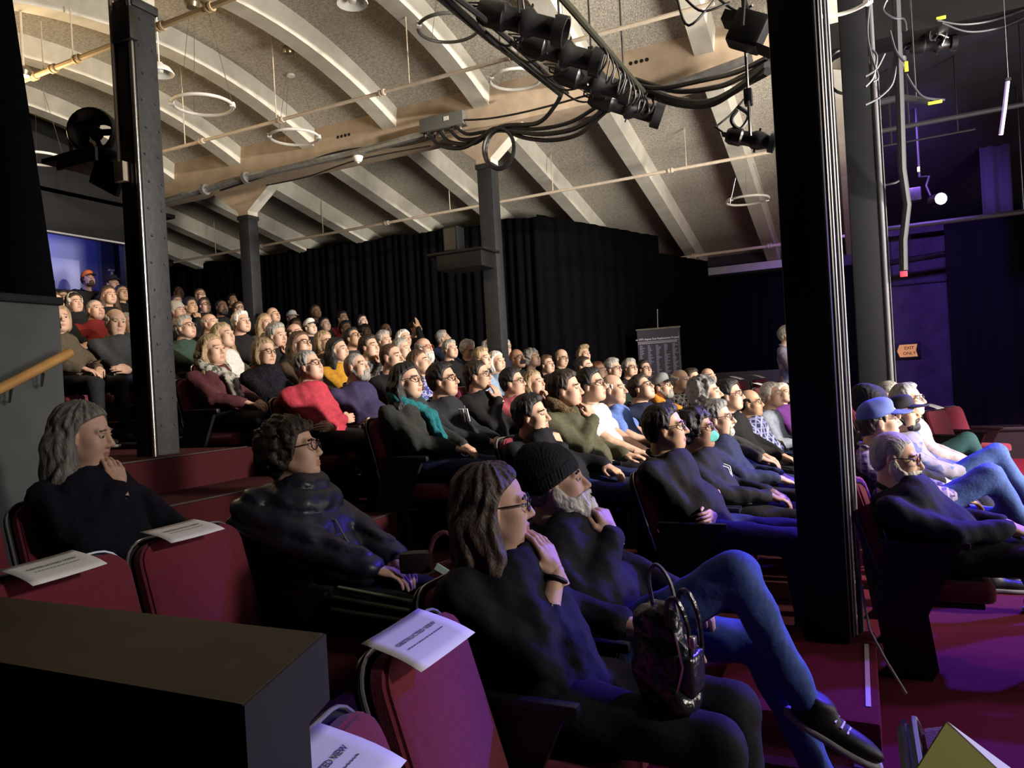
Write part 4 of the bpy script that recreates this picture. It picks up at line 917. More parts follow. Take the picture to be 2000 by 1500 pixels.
PEOPLE = '''
1|-10.750|7.715|3.449|-10.750|1.90|m skin=1 hair=cap:orange beard=short:brown headset top=black pose=lap stand|person in an orange cap and headset standing in the blue booth opening
2|-9.500|6.437|2.912|-9.470|1.90|m skin=2 hair=short:black glasses top=black|person in glasses and black top below the booth opening, behind the black panel edge
5|-9.500|7.333|3.071|-9.470|1.90|f skin=2 hair=long:black top=black yaw=-8|person in black at the left edge of the tall grey pillar, back row
14|-9.500|8.275|3.002|-9.470|1.90|f skin=1 hair=short:brown top=black|person in black behind the grey knit hat, right of the grey pillar
16|-9.500|8.813|3.000|-9.470|1.90|m skin=1 hair=short:brown glasses top=black|person in glasses and black top near the back, right of the chin-resting neighbour
20|-9.500|9.547|2.991|-9.470|1.90|m skin=1 hair=short:brown glasses top=black pitch=14|person in glasses looking up, below the slim dark pillar
3|-7.850|5.233|2.607|-7.820|1.48|f skin=1 hair=bob:brown top=black|person half hidden by the black panel, in front of the glasses wearer below the booth
8|-7.850|5.703|2.565|-7.820|1.48|m skin=1 hair=stubble:grey top=maroon pose=armrest|person in a dark red sweater left of the grey pillar
17|-7.850|6.846|2.627|-7.820|1.48|f skin=1 hair=beanie:lightgrey top=black|person in a light grey knit hat beside the grey pillar
27|-7.850|8.563|2.677|-7.820|1.48|m skin=1 hair=bald top=black pitch=14|person in dark top looking up, second right of the slim dark pillar
32|-7.850|9.041|2.531|-7.820|1.48|m skin=3 hair=short:black top=black|person in dark top in front of the white cap
35|-7.850|9.740|2.597|-7.820|1.48|f skin=0 hair=long:black top=black pitch=10|person in black top just left of the red collar, upper left rows
37|-7.850|10.210|2.722|-7.820|1.48|m skin=2 hair=short:black top=red|person with a red collar, far back against the black drapes
38|-7.850|10.765|2.700|-7.820|1.48|f skin=0 hair=bob:black top=black pitch=8|person in black, far back against the drapes, right of the red collar
7|-8.650|6.016|2.752|-8.620|1.68|f skin=1 hair=band:darkbrown top=black|person wearing a pale headband behind the dark red sweater
4|-8.650|6.486|2.881|-8.620|1.68|f skin=1 hair=long:brown top=black yaw=-6|person in black top in the back corner, directly below the orange cap
15|-8.650|7.764|2.836|-8.620|1.68|m skin=2 hair=short:black top=black pose=chin|person resting chin on hand, left of the glasses wearer in black near the back
18|-8.650|8.344|2.853|-8.620|1.68|m skin=4 hair=stubble:black beard=short:black top=black|person in a black jacket near the back, left of the dark slim pillar
26|-8.650|9.073|2.854|-8.620|1.68|f skin=3 hair=bun:black top=black pitch=14|person in dark top with earrings, right of the slim dark pillar near the back
31|-8.650|9.873|2.776|-8.620|1.68|m skin=1 hair=cap:white top=olive|person in a white cap in the upper left rows
34|-8.650|10.504|2.929|-8.620|1.68|f skin=2 hair=bob:brown top=black|person in the far back row against the black drapes, leftmost of three
6|-9.960|7.534|3.266|-9.930|2.10|m skin=1 hair=cap:black top=black|person in a black cap at the very back, left of the grey pillar
10|-6.250|4.197|2.235|-6.220|1.12|f skin=1 hair=bob:blonde top=olive pose=lap yaw=-25 phone|person in an olive jacket holding a phone beside the black panel
9|-6.250|4.737|2.241|-6.220|1.12|m skin=1 hair=balding:white top=charcoal pose=cross yaw=-18 pitch=-4|person in a charcoal sweater with folded arms, left of the grey pillar
22|-6.250|5.528|2.218|-6.220|1.12|m skin=1 hair=short:grey glasses top=green pose=lap pitch=16|person in a dark green shirt and glasses right of the grey pillar
21|-6.250|6.308|2.316|-6.220|1.12|m skin=1 hair=short:white top=black pose=lap|person in a black collared jacket, sixth row up, sitting upright
33|-6.250|7.182|2.227|-6.220|1.12|m skin=1 hair=balding:brown top=black|person whose forehead shows above the brown-topped neighbour, middle left
53|-6.250|9.950|2.404|-6.220|1.12|m skin=2 hair=short:black top=black pose=salute|person far back raising a hand to the forehead
59|-6.250|10.796|2.286|-6.220|1.12|m skin=1 hair=short:grey top=navy yaw=40|person in navy turned away, far back left of the lone post
11|-7.050|5.500|2.323|-7.020|1.30|f skin=1 hair=bob:grey mask top=charcoal|person in a pale mask half hidden by the grey pillar
23|-7.050|6.610|2.389|-7.020|1.30|m skin=1 hair=balding:grey top=black|person partly hidden behind the white shirt, middle left
28|-7.050|7.539|2.441|-7.020|1.30|f skin=1 hair=long:blonde top=olive|person with face hidden behind the hand-on-chin neighbour, middle left
36|-7.050|8.418|2.419|-7.020|1.30|f skin=0 hair=cap:whiteblack top=black|person in a black cap with white crown
39|-7.050|9.240|2.432|-7.020|1.30|m skin=3 hair=short:black top=black|person in dark top in front of the red collar
40|-7.050|9.733|2.405|-7.020|1.30|f skin=4 hair=curly:black top=black|person in dark top behind the looking-up glasses wearer
49|-7.050|10.303|2.452|-7.020|1.30|m skin=4 hair=bald glasses top=black|person in glasses at the back, behind the charcoal tops
12|-10.400|9.096|3.327|-10.370|2.14|m skin=4 hair=stubble:black top=black|person in black at the back, first to the right of the grey pillar
13|-10.400|9.566|3.320|-10.370|2.14|f skin=1 hair=bob:brown glasses top=black|person in glasses in the back row, second to the right of the grey pillar
19|-10.400|10.299|3.279|-10.370|2.14|m skin=2 hair=short:black top=black|person in the last row directly left of the slim dark pillar
24|-5.420|5.234|2.062|-5.390|0.93|f skin=1 hair=long:blonde top=white pose=lap|person in a white shirt behind the maroon jacket
29|-5.420|5.948|2.092|-5.390|0.93|m skin=1 hair=short:grey top=black pose=chin pitch=-2|person holding a hand to the chin behind the black fuzzy sweater
42|-5.420|6.701|2.044|-5.390|0.93|f skin=1 hair=bob:blonde glasses top=brown|person in glasses and brown top behind the yellow shirt
41|-5.420|7.231|2.101|-5.390|0.93|m skin=2 hair=short:black glasses top=charcoal pitch=22|person in glasses tipping the head far back, upper middle
48|-5.420|7.863|2.089|-5.390|0.93|m skin=1 hair=short:grey beard=short:grey top=charcoal|person in a charcoal top, left of the row below the far bench
51|-5.420|8.333|2.128|-5.390|0.93|f skin=1 hair=bob:white top=charcoal|person far back, left of the one shading the eyes
25|-4.650|4.370|1.857|-4.620|0.76|f skin=1 hair=long:blonde top=plum scarf=greyprint pose=lap pitch=6 yaw=-6|person in a maroon jacket with a grey patterned scarf, hands in lap
30|-4.650|4.943|1.844|-4.620|0.76|f skin=1 hair=bob:blonde glasses top=fuzzy pose=lap pitch=2 yaw=-8|person in dark glasses and a black fuzzy sweater
43|-4.650|5.413|1.927|-4.620|0.76|f skin=1 hair=long:brown glasses top=brown pose=lap|person in thin glasses behind the red sweater
46|-4.650|5.953|1.884|-4.620|0.76|f skin=1 hair=long:black top=mustard pose=lap|person in a mustard yellow shirt
47|-4.650|6.476|1.925|-4.620|0.76|m skin=1 hair=short:darkbrown top=greyplaid pose=chin|person in a grey plaid shirt with a hand to the face
52|-4.650|7.094|1.915|-4.620|0.76|f skin=1 hair=bob:grey top=charcoal|person hidden up to the eyes between two neighbours, upper middle
54|-4.650|7.564|1.935|-4.620|0.76|m skin=1 hair=balding:grey glasses beard=full:white top=charcoal pose=lap|person in red glasses in the middle rows, chin over a charcoal top
60|-4.650|8.191|1.928|-4.620|0.76|f skin=1 hair=short:grey top=black|person in a black collar, upper middle, beside the tilted glasses wearer
61|-4.650|8.661|1.936|-4.620|0.76|m skin=1 hair=short:white glasses top=black pitch=-12|person in glasses leaning the head down, upper middle
64|-4.650|9.311|1.962|-4.620|0.76|f skin=1 hair=curly:white top=black|person in black, left of the pair below the lone post
66|-4.650|9.812|1.971|-4.620|0.76|m skin=1 hair=short:grey glasses top=navy pitch=10 yaw=-20|person in a navy crew neck and glasses below the lone post
44|-3.750|4.441|1.673|-3.720|0.57|f skin=1 hair=tied:grey glasses top=red pose=cross pitch=14 fat=1.18|person in a bright red sweater and glasses with folded arms
45|-3.750|5.028|1.659|-3.720|0.57|m skin=1 hair=stubble:grey beard=short:grey top=indigo pose=cross pitch=14 fat=1.1|person in a dark purple shirt looking up beside the red sweater
50|-3.750|5.540|1.748|-3.720|0.57|m skin=1 hair=stubble:brown top=black pitch=6|person in black top behind the teal scarf
56|-3.750|6.010|1.699|-3.720|0.57|f skin=1 hair=long:brown top=blueprint pose=lap pitch=14|person in a blue and white patterned blouse looking up
63|-3.700|7.207|1.742|-3.720|0.57|f skin=1 hair=short:blonde top=lightblue pose=lap|person in a light blue shirt below the lone post
65|-3.800|7.769|1.716|-3.720|0.57|f skin=1 hair=bob:white top=lightblue|person half hidden behind the light blue shirt
67|-3.750|8.239|1.752|-3.720|0.57|m skin=3 hair=bald glasses mask=black top=black|person in glasses and a black mask
68|-3.750|8.709|1.761|-3.720|0.57|f skin=1 hair=curly:grey top=black|person in black turned slightly away before the drape corner
69|-3.750|9.179|1.675|-3.720|0.57|m skin=1 hair=short:brown top=black pitch=10|person in black top looking up, in front of the drape corner
75|-3.750|9.737|1.775|-3.720|0.57|m skin=1 hair=bald glasses top=black pitch=-6|person in black with bowed head before the tall drape
76|-3.750|10.692|1.829|-3.720|0.57|f skin=1 hair=mop:blonde top=black pose=lap|person in black sitting highest before the tall drape
57|-2.780|4.283|1.508|-2.750|0.39|f skin=1 hair=long:black glasses top=charcoalwool scarf=teal pose=lap pitch=6|person in a charcoal wool coat with a teal scarf
58|-2.780|4.766|1.506|-2.750|0.39|m skin=1 hair=short:black glasses top=hoodie pose=lap pitch=8|person in a dark zip hoodie with white cords and glasses
62|-2.780|5.326|1.536|-2.750|0.39|f skin=1 hair=tied:darkbrown glasses top=black pose=chin pitch=4|person in glasses and black top propping the chin on a fist
70|-2.780|5.989|1.462|-2.750|0.39|m skin=1 hair=short:black glasses top=rose pose=lap|person in a dusty pink shirt and glasses
71|-2.780|6.459|1.443|-2.750|0.39|f skin=1 hair=bob:blonde top=black pose=chin|person covering the mouth with a hand, beside the dusty pink shirt
77|-2.780|7.920|1.593|-2.750|0.39|f skin=1 hair=bun:darkbrown top=black|person in black in front of the highest one before the tall drape
84|-2.780|8.420|1.530|-2.750|0.39|f skin=1 hair=bob:ginger top=brown|person in brown whose head shows behind the white polo shirt
78|-2.780|8.997|1.569|-2.750|0.39|m skin=1 hair=short:grey glasses top=darkgreen pose=lap|person in dark green with glasses, left of the pair before the banner
79|-2.780|9.763|1.572|-2.750|0.39|m skin=1 hair=short:grey glasses top=black|person in glasses and black, left one of two before the banner
80|-2.780|10.503|1.554|-2.750|0.39|m skin=1 hair=short:darkbrown glasses top=navy|person in glasses and navy, right one of two before the banner
72|-1.860|4.251|1.247|-1.770|0.24|m skin=1 hair=short:black top=blackcoat pose=chin pitch=4|person in a black coat with a hand at the mouth, above the black knit cap
81|-1.800|4.721|1.391|-1.770|0.24|m skin=1 hair=short:darkbrown top=parka collar=fur pose=chin pitch=4 fat=1.1|person in an olive parka with a fur collar
82|-1.800|5.253|1.405|-1.770|0.24|m skin=1 hair=short:black glasses top=whitetee short pose=lap|person in a white polo shirt and glasses
83|-1.820|5.843|1.357|-1.770|0.24|m skin=1 hair=balding:white top=bluetee short pose=lap pitch=6|person in a blue T-shirt with bare forearms
85|-1.800|6.671|1.339|-1.770|0.24|m skin=1 hair=short:darkbrown glasses top=navy pose=lap pitch=24|person in navy and glasses with the head tipped far back
86|-1.800|7.414|1.332|-1.770|0.24|m skin=1 hair=cap:grey glasses beard=short:grey top=orangevest pose=lap pitch=14|person in a grey and black cap and orange-lined jacket
87|-1.800|8.337|1.381|-1.770|0.24|m skin=1 hair=balding:white top=bwplaid pose=chin|person in a black and white plaid shirt
88|-1.800|8.961|1.381|-1.770|0.24|m skin=1 hair=short:darkbrown glasses top=black pose=chin|person in glasses holding the face, right of the black and white plaid
89|-1.800|10.041|1.388|-1.770|0.24|m skin=1 hair=bald top=black|person in black in front of the empty red seats, far right of the row
90|-0.980|4.077|1.158|-0.880|0.05|m skin=2 hair=short:black glasses top=black pose=cross pitch=6|person in black sweater and glasses with folded arms, third row from the stage
91|-0.910|4.599|1.109|-0.880|0.05|f skin=3 hair=curly:black glasses mask=teal top=black pose=lap lanyard|person in a teal face mask with a white lanyard
92|-0.910|5.310|1.127|-0.880|0.05|m skin=1 hair=short:salt glasses beard=goatee:white top=navycardigan pose=lap pitch=4|person in a dark cardigan over a blue shirt, right of the teal mask
93|-1.060|5.780|1.291|-0.880|0.05|m skin=1 hair=curly:salt top=charcoal|person in charcoal top behind the dark cardigan
94|-0.960|6.250|1.255|-0.880|0.05|m skin=1 hair=short:black glasses top=black|person in dark-rimmed glasses left of the blue plaid shirt
95|-0.910|7.116|1.149|-0.880|0.05|m skin=2 hair=balding:black glasses top=blueplaid pose=cross pitch=6|person in a blue and white plaid shirt with folded arms
96|-0.790|7.820|1.183|-0.880|0.05|m skin=1 hair=short:white top=greyshirt pose=lap|person in a grey shirt beside the black column
97|-0.830|9.509|1.150|-0.880|0.05|f skin=1 hair=bob:white top=purple pose=lap|person in purple mostly hidden by the black column
104|0.141|4.050|0.985|0.171|0.00|m skin=1 hair=stubble:grey glasses beard=full:white top=blacksweater pose=lap yaw=-20 pitch=-6 fat=1.15|person in a black sweater and glasses in the front row, nearest of that row
103|0.095|4.900|1.101|0.125|0.00|m skin=1 hair=cap:blue top=plaidblue pose=lap cross|person in a blue-peaked cap with face tipped up, front row
101|0.081|5.500|1.158|0.111|0.00|m skin=1 hair=beanie:black top=black|person in a dark beanie in the front row, half hidden by the black column
102|0.263|6.000|1.069|0.293|0.00|m skin=2 hair=cap:black beard=short:black top=greydenim pose=lap cross|person in a black baseball cap and grey shirt, front row
100|0.340|6.500|1.147|0.370|0.00|m skin=1 hair=short:grey glasses top=cream|person nearly hidden behind the black cap, front row
99|0.239|7.000|1.172|0.269|0.00|m skin=1 hair=stubble:grey top=cream pose=lap cross|person in a cream shirt with dark green trousers and crossed legs, front row
105|-2.794|1.952|1.345|-2.720|0.22|f skin=1 hair=long:greydark top=blackknit pose=chin yaw=7 pitch=-6|person in a black knit sweater with fingers over the mouth, far left foreground
106|-2.048|2.300|1.236|-1.960|0.13|f skin=1 hair=curlyshort:darkbrown glasses top=puffer pose=lap yaw=2 pitch=10|person in a black quilted puffer jacket holding a small purse
107|-1.002|1.982|1.089|-0.920|0.00|f skin=1 hair=long:brownash glasses top=blackcardigan neck=v pushed pose=chin yaw=0 pitch=2|person in a black cardigan with glasses and chin on hand, centre foreground
108|-1.024|2.524|1.076|-0.920|0.00|m skin=1 hair=beanie:black beard=full:white top=blackhood pose=chin cross|person in a black knit cap with crossed denim legs, centre foreground
'''.strip().split('\n')
short_lab = {}
for line in PEOPLE:
    i, X, Y, Z, sx, fz, at, lab = line.split('|'); i = int(i)
    r, inf = person(i, float(X), float(Y), float(Z), float(sx), float(fz), at, lab)
    inf['root'] = r; INFO[i] = inf
    if i != 1:
        sl = lab[len('person '):]; w_ = sl.split()[:10]
        while w_[-1].strip(',') in ('the', 'a', 'of', 'in', 'with', 'and', 'to', 'at', 'over', 'behind', 'left', 'right', 'far', 'one', 'on', 'before', 'below'): w_.pop()
        sl = ' '.join(w_).rstrip(',')
        seat(float(sx), float(Y), float(fz), 'red theatre seat under the person ' + sl, 'occupied theatre seats', far_arm=i in (107, 108, 104, 90, 25, 44, 57, 72, 99))
# empty seats
G = 'empty theatre seats'
seat(-.77, 1.51, 0, 'empty red seat with a paper sign, beside the black cardigan in the centre foreground', G, rz=.12)
seat(-.62, .97, 0, 'empty red seat cut by the bottom edge, right of the black ledge', G, rz=.2)
seat(-1.90, 1.83, .13, 'empty red seat with a paper sign, left of the black puffer jacket', G)
seat(-1.88, 1.36, .13, 'empty red seat with a paper sign behind the black ledge, at the left edge', G)
seat(-2.70, 1.46, .22, 'empty dark red seat in the far left corner beside the black knit sweater', G)
seat(.30, 1.17, 0, 'empty red seat top with a lime card at the lower right corner', G)
FS = [(-1.52, 10.40, .43, 'first empty red seat right of the seated row, near the banner', 0), (-1.36, 10.92, .43, 'second empty red seat of the three near the banner', 1), (-1.13, 11.46, .43, 'third empty red seat of the three near the banner', 1),
      (-.98, 10.3, .33, 'empty red seat in front of the three near the banner', 1), (-.80, 10.85, .33, 'empty red seat next to the black column, far block', 0), (.16, 9.6, .10, 'empty red seat seen between the black and the grey column', 1),
      (.94, 9.5, 0, 'empty red seat at the far end of the front row with a paper sign', 1), (1.16, 10.1, 0, 'last empty red seat of the front row beside the stage', 0)]
for x0, x1, y0, y1, z in ((-1.95, -1.2, 10.12, 11.9, .43), (-1.2, -.35, 10.0, 11.6, .33), (-.3, .55, 9.2, 11.0, .10)):
    struct('floor_tier', box_mesh('tier', ((x0 + x1) / 2, (y0 + y1) / 2, z / 2), (x1 - x0, y1 - y0, z), bevel=.01), CARPET_SHADED)
for k, (x, y, z, l, p) in enumerate(FS):
    rz_ = -.55 if k >= 6 else -.3; seat(x, y, z, l, G, True, rz_)
    if p: paper(x - .225 * math.cos(rz_), y - .225 * math.sin(rz_), z + .92, rz_ + .1, 'white paper sheet on the ' + l.replace(' with a paper sign', ''), words=False, tilt=.25)
paper(-.92, 1.405, .890, -.1, 'white OBSTRUCTED VIEW sheet on the seat beside the black cardigan', tilt=.16, rx=.10)
paper(-.745, .865, .882, .1, 'white sheet on the seat at the bottom edge, right of the ledge', tilt=.2, rx=.05)
paper(-2.06, 1.765, 1.022, -.10, 'white OBSTRUCTED VIEW sheet on the seat left of the puffer jacket', tilt=.08, rx=.03)
paper(-2.02, 1.30, 1.018, -.06, 'white OBSTRUCTED VIEW sheet at the left edge behind the black ledge', tilt=.10, rx=.05)
# folded lime card standing over the nearest seat
cb = Vector((0.077, 1.062, 0.995)); cq = [Vector(p) - cb for p in ((0.025, 1.005, 0.933), (0.159, 1.133, 0.890), (0.199, 1.218, 0.850))]
bm = bmesh.new(); v = [bm.verts.new(p) for p in ((0, 0, 0), cq[0], cq[1])]; bm.faces.new(v)
cdo = thing('folded_card', finish(bm, 'card', False), mat('lime_card', (.30, .31, .09), .8), 'lime green folded card hung on the seat at the lower right corner', 'card', None, tuple(cb))
md = cdo.modifiers.new('card_thickness', 'SOLIDIFY'); md.thickness = .002
bm = bmesh.new(); v = [bm.verts.new(p) for p in ((.002, .004, .0), tuple(cq[1] + Vector((.001, .003, 0))), tuple(cq[2]))]; bm.faces.new(v)
wo = link('white_leaf', finish(bm, 'white_leaf', False), PAPER, cdo); md = wo.modifiers.new('leaf_thickness', 'SOLIDIFY'); md.thickness = .002

# ---- accessories worn or held
def smooth(pts, n=5):
    P_ = [Vector(p) for p in pts]; out = []
    for i in range(len(P_) - 1):
        p0, p1, p2, p3 = P_[max(i - 1, 0)], P_[i], P_[i + 1], P_[min(i + 2, len(P_) - 1)]
        for k in range(n):
            t = k / n; out.append(.5 * ((2 * p1) + (p2 - p0) * t + (2 * p0 - 5 * p1 + 4 * p2 - p3) * t * t + (3 * p1 - p0 - 3 * p2 + p3) * t ** 3))
    return out + [P_[-1]]
def wpt(i, p): return tuple(Vector(p) + Vector(INFO[i]['root'].location))
def scarf(i, m, name='scarf', down=True, r=.022):
    f = INFO[i]; N = f['N']; pts = []
    g = Grid(axis(N[0] - .2, N[0] + .36, .011), axis(-.2, .2, .011), axis(N[2] - .45, N[2] + .18, .011))
    for k in range(18):
        a0, a1 = 2 * PI * k / 18, 2 * PI * (k + 1) / 18
        P = lambda a: N + np.array([.030 + .096 * math.cos(a), .102 * math.sin(a), .050 - .060 * math.cos(a)])
        g.cone(P(a0), P(a1), .038, .038, .015)
    if down:
        for s in (-1, 1):
            pts = [N + np.array([.118, s * .03, -.02]), f['C'] + np.array([.150 * f['fat'], s * .032, .06]), f['B'] + np.array([.150 * f['fat'], s * .03, .06])]
            g.cone(pts[0], pts[1], .036, .030, .02); g.cone(pts[1], pts[2], .030, .026, .02)
    g.disp(lambda X, Y, Z: .005 * wobble(X, Y, Z, 60, i))
    return link(name, np_mesh(name, *g.mesh()), m, f['root'])
scarf(57, mat('teal_wool', (.012, .13, .16), .9, noise=.3, nscale=70, bump=.4, bscale=120))
scarf(25, blotch('grey_print_scarf', (.34, .32, .28), (.06, .07, .06), 22))
scarf(81, mat('fur_brown', (.13, .09, .045), .95, noise=.6, nscale=70, bump=1, bscale=110), 'fur_collar', False)
scarf(86, mat('orange_lining', (.48, .19, .02), .85), 'orange_collar', True)
f = INFO[58]
for s in (-1, 1):
    link('hood_cord', tube_mesh('cord', [f['N'] + np.array([.07, s * .035, -.03]), f['C'] + np.array([.150, s * .03, .07]), f['C'] + np.array([.165, s * .035, -.02])], .0055, 6), WHITE, f['root'])
link('zip', tube_mesh('zip', [f['C'] + np.array([.145, 0, .10]), f['C'] + np.array([.160, 0, -.02]), f['B'] + np.array([.165, 0, .02])], .0045, 6), CHROME, f['root'])
g = Grid(axis(f['N'][0] - .22, f['N'][0] + .12, .012), axis(-.16, .16, .012), axis(f['N'][2] - .14, f['N'][2] + .10, .012))
for s in (-1, 1): g.cone(f['N'] + np.array([-.09, 0, -.01]), f['N'] + np.array([-.02, s * .10, -.005]), .040, .026, .02)
link('hood', np_mesh('hood', *g.mesh()), clothm('hoodie'), f['root'])
f = INFO[91]
for s in (-1, 1): link('lanyard', tube_mesh('lanyard', [f['N'] + np.array([.0, s * .08, .02]), f['C'] + np.array([.145, s * .035, .04]), f['C'] + np.array([.165, 0, -.05])], .005, 6), WHITE, f['root'])
link('badge', box_mesh('badge', tuple(f['C'] + np.array([.172, 0, -.09])), (.006, .06, .08), bevel=.002), mat('badge_blue', (.25, .3, .7), .5), f['root'])
f = INFO[107]; el, wr = f['arms'][-1][:2]; q = wr * .9 + el * .1; d = Vector(el - wr).normalized()
u = d.orthogonal().normalized(); v_ = d.cross(u)
link('wristband', tube_mesh('wristband', [Vector(q) + (u * math.cos(a) + v_ * math.sin(a)) * .034 for a in [2 * PI * k / 14 for k in range(14)]], .007, 6, closed=True), BLACKP, f['root'])
for k in range(4): link('button', lathe_mesh('button', [(0, .002), (.006, .002), (.007, 0)], 8), WHITE, f['root'], tuple(f['C'] + np.array([.142 - .002 * k, -.02, .045 - .06 * k])), (0, PI / 2 - .3, 0))
# striped track trousers and purse of the puffer jacket
f = INFO[106]; hip, kn, an = f['legs'][-1]
for k in range(3):
    a = math.radians(62 - 26 * k); o_ = np.array([0, -math.cos(a), math.sin(a)])
    link('leg_stripe', tube_mesh('stripe', [hip + (kn - hip) * t + o_ * (.096 - .020 * t) for t in (.22, .4, .6, .8, .98)], .007, 6), mat('pale_green_stripe', (.30, .42, .25), .8), f['root'])
for s, c in ((-.05, STEEL),):
    link('jacket_zip', tube_mesh('zip', [f['N'] + np.array([.10, s * .3, -.05]), f['C'] + np.array([.172, s * .4, .02]), f['B'] + np.array([.178, s * .5, .0])], .004, 6), c, f['root'])
link('red_patch', box_mesh('patch', tuple(f['C'] + np.array([.145, -.085, -.02])), (.02, .10, .055), Matrix.Rotation(-.25, 3, 'Y'), .006), mat('patch_red', (.16, .02, .04), .7), f['root'])
pr = f['Pv'] + np.array([.36, -.02, .15]); pw = wpt(106, pr)
ps = empty('purse', pw, .4, 'small dark purse with a looped brown handle in the puffer jacket lap', 'purse')
link('purse_body', box_mesh('purse_body', (0, 0, 0), (.12, .06, .08), bevel=.02), mat('dark_leather', (.02, .012, .016), .4), ps)
link('handle', tube_mesh('handle', smooth([(.05, .01, .03), (.07, .01, .08), (.11, .01, .10), (.14, .01, .06), (.13, .01, .0), (.07, .01, -.02)]), .009, 8), mat('handle_leather', (.10, .03, .04), .45), ps)
link('tag', box_mesh('tag', (.10, -.05, -.02), (.05, .012, .022), Matrix.Rotation(.6, 3, 'Y')), mat('pale_mint', (.5, .7, .62), .6), ps)
# leather bag on the lap of the black cardigan
bw = wpt(107, INFO[107]['Pv'] + np.array([.30, -.07, .175]))
bg = empty('leather_bag', bw, -.15, 'glossy black leather backpack on the lap of the black cardigan', 'bag')
LEA = mat('black_leather', (.016, .016, .018), .22, spec=.8, bump=.3, bscale=30)
g = Grid(axis(-.16, .16, .009), axis(-.13, .13, .009), axis(-.18, .18, .009))
g.ell((0, 0, -.03), (.085, .075, .125), None, 0); g.ell((.05, -.02, -.10), (.05, .065, .045), None, .02); g.ell((-.01, 0, .09), (.065, .055, .05), None, .03)
g.disp(lambda X, Y, Z: .006 * wobble(X, Y, Z, 40, 2.1) + .004 * wobble(X, Y, Z, 90, .7))
link('bag_body', np_mesh('bag_body', *g.mesh()), LEA, bg)
link('pocket', soft_pad('pocket', (.078, -.01, -.03), (.04, .10, .11), None, .01), LEA, bg)
for s in (-1, 1): link('strap', tube_mesh('strap', smooth([(.03, s * .035, .09), (.035, s * .04, .15), (.06, s * .04, .16), (.085, s * .04, .10), (.09, s * .04, .02), (.08, s * .04, -.06)]), .007, 6), LEA, bg)
link('carry_loop', tube_mesh('loop', smooth([(-.02, 0, .12), (-.03, 0, .20), (-.005, 0, .235), (.03, 0, .19), (.05, -.01, .10)]), .006, 6), mat('strap_grey', (.16, .16, .17), .4), bg)
link('buckle', box_mesh('buckle', (.098, -.04, .06), (.014, .024, .028), bevel=.003), CHROME, bg); link('zip', tube_mesh('zip', [(.05, -.068, -.10), (.078, -.066, .0), (.055, -.05, .08)], .003, 6), CHROME, bg)
# phone
f = INFO[10]; w10 = f['arms'][-1][1] + np.array([.10, .06, .05])
ph = thing('phone', box_mesh('phone', (0, 0, 0), (.14, .07, .009), bevel=.003), mat('phone_black', (.02, .02, .02), .2), 'phone held by the person in the olive jacket', 'phone', None, wpt(10, w10), (0, -.3, .3))
link('camera_patch', box_mesh('camera_patch', (-.04, -.015, .006), (.035, .03, .004), bevel=.001), WHITE, ph)
# headset of the booth operator
f = INFO[1]; H_, R_m = f['H'], f['R']
hs_pts = [H_ + R_m @ np.array([-.01, .092 * math.cos(a), .02 + .125 * math.sin(a)]) for a in np.linspace(0, PI, 11)]
hso = link('headset', tube_mesh('headset', hs_pts, .006, 6), BLACKP, f['root'])
link('ear_cup', lathe_mesh('ear_cup', [(0, .012), (.026, .012), (.032, 0), (.026, -.012), (0, -.012)], 12), BLACKP, hso, tuple(H_ + R_m @ np.array([-.008, -.092, -.005])), (PI / 2, 0, 0))
# person standing half hidden behind the black column
r, inf = person(98, -.84, 10.75, 1.90, -.82, .33, 'm skin=0 hair=short:grey top=greydenim pose=lap stand', 'person in a mottled grey shirt standing beside the black column, far block')

# white laces on the near shoe of the crossed denim leg
sh_ = [c for c in INFO[108]['root'].children if c.name.startswith('shoe')][0]
for k in range(5): link('lace', tube_mesh('lace', [(.035 + .022 * k, -.032, .075 - .006 * k), (.04 + .022 * k, 0, .088 - .007 * k), (.035 + .022 * k, .032, .075 - .006 * k)], .0045, 5), WHITE, sh_)
# ---------------------------------------------------------------- pipes, pendants, rigging
def pipe(name, pts, r, m, label, cat='pipe', seg=8, group=None): return thing(name, tube_mesh(name, pts, r, seg), m, label, cat, group)
def couplings(o, a, b, fr, r, m):
    a, b = Vector(a), Vector(b); d = (b - a).normalized(); q = d.to_track_quat('Z', 'Y').to_euler()
    me = lathe_mesh('coupling', [(r, -.035), (r * 1.6, -.035), (r * 1.7, -.012), (r * 1.3, -.01), (r * 1.3, .01), (r * 1.7, .012), (r * 1.6, .035), (r, .035)], 10)
    for f_ in fr: link('coupling', me, m, o, tuple(a + (b - a) * f_), q)
def hangers(o, pts, m):
    for (x, y, z, h) in pts: link('hanger_rod', tube_mesh('rod', [(x, y, z), (x, y, z + h)], .007, 6), m, o)
A_, B_ = (-7.837, 6.600, 4.581), (-0.954, 6.600, 4.620)
o = pipe('sprinkler_pipe', [A_, B_], .021, PIPEW, 'cream sprinkler pipe crossing under the arched ribs'); couplings(o, A_, B_, (.12, .3, .5, .72), .021, PIPEW)
for f_ in (.08, .29, .55, .8):
    p = Vector(A_) + (Vector(B_) - Vector(A_)) * f_; hangers(o, [(p.x, p.y, p.z, max(.1, shellz(6.6) - p.z))], PIPEW)
A_, B_ = (-11.499, 10.000, 4.096), (-0.860, 10.000, 4.201)
o = pipe('sprinkler_pipe', [A_, B_], .022, PIPEW, 'cream sprinkler pipe running above the black drapes'); couplings(o, A_, B_, (.2, .45, .62, .88), .022, PIPEW)
for f_ in (.1, .33, .56, .72, .9):
    p = Vector(A_) + (Vector(B_) - Vector(A_)) * f_; hangers(o, [(p.x, p.y, p.z, max(.1, shellz(10) - p.z))], PIPEW)
A_, B_ = (-3.110, 13.200, 3.501), (-0.079, 13.200, 3.528)
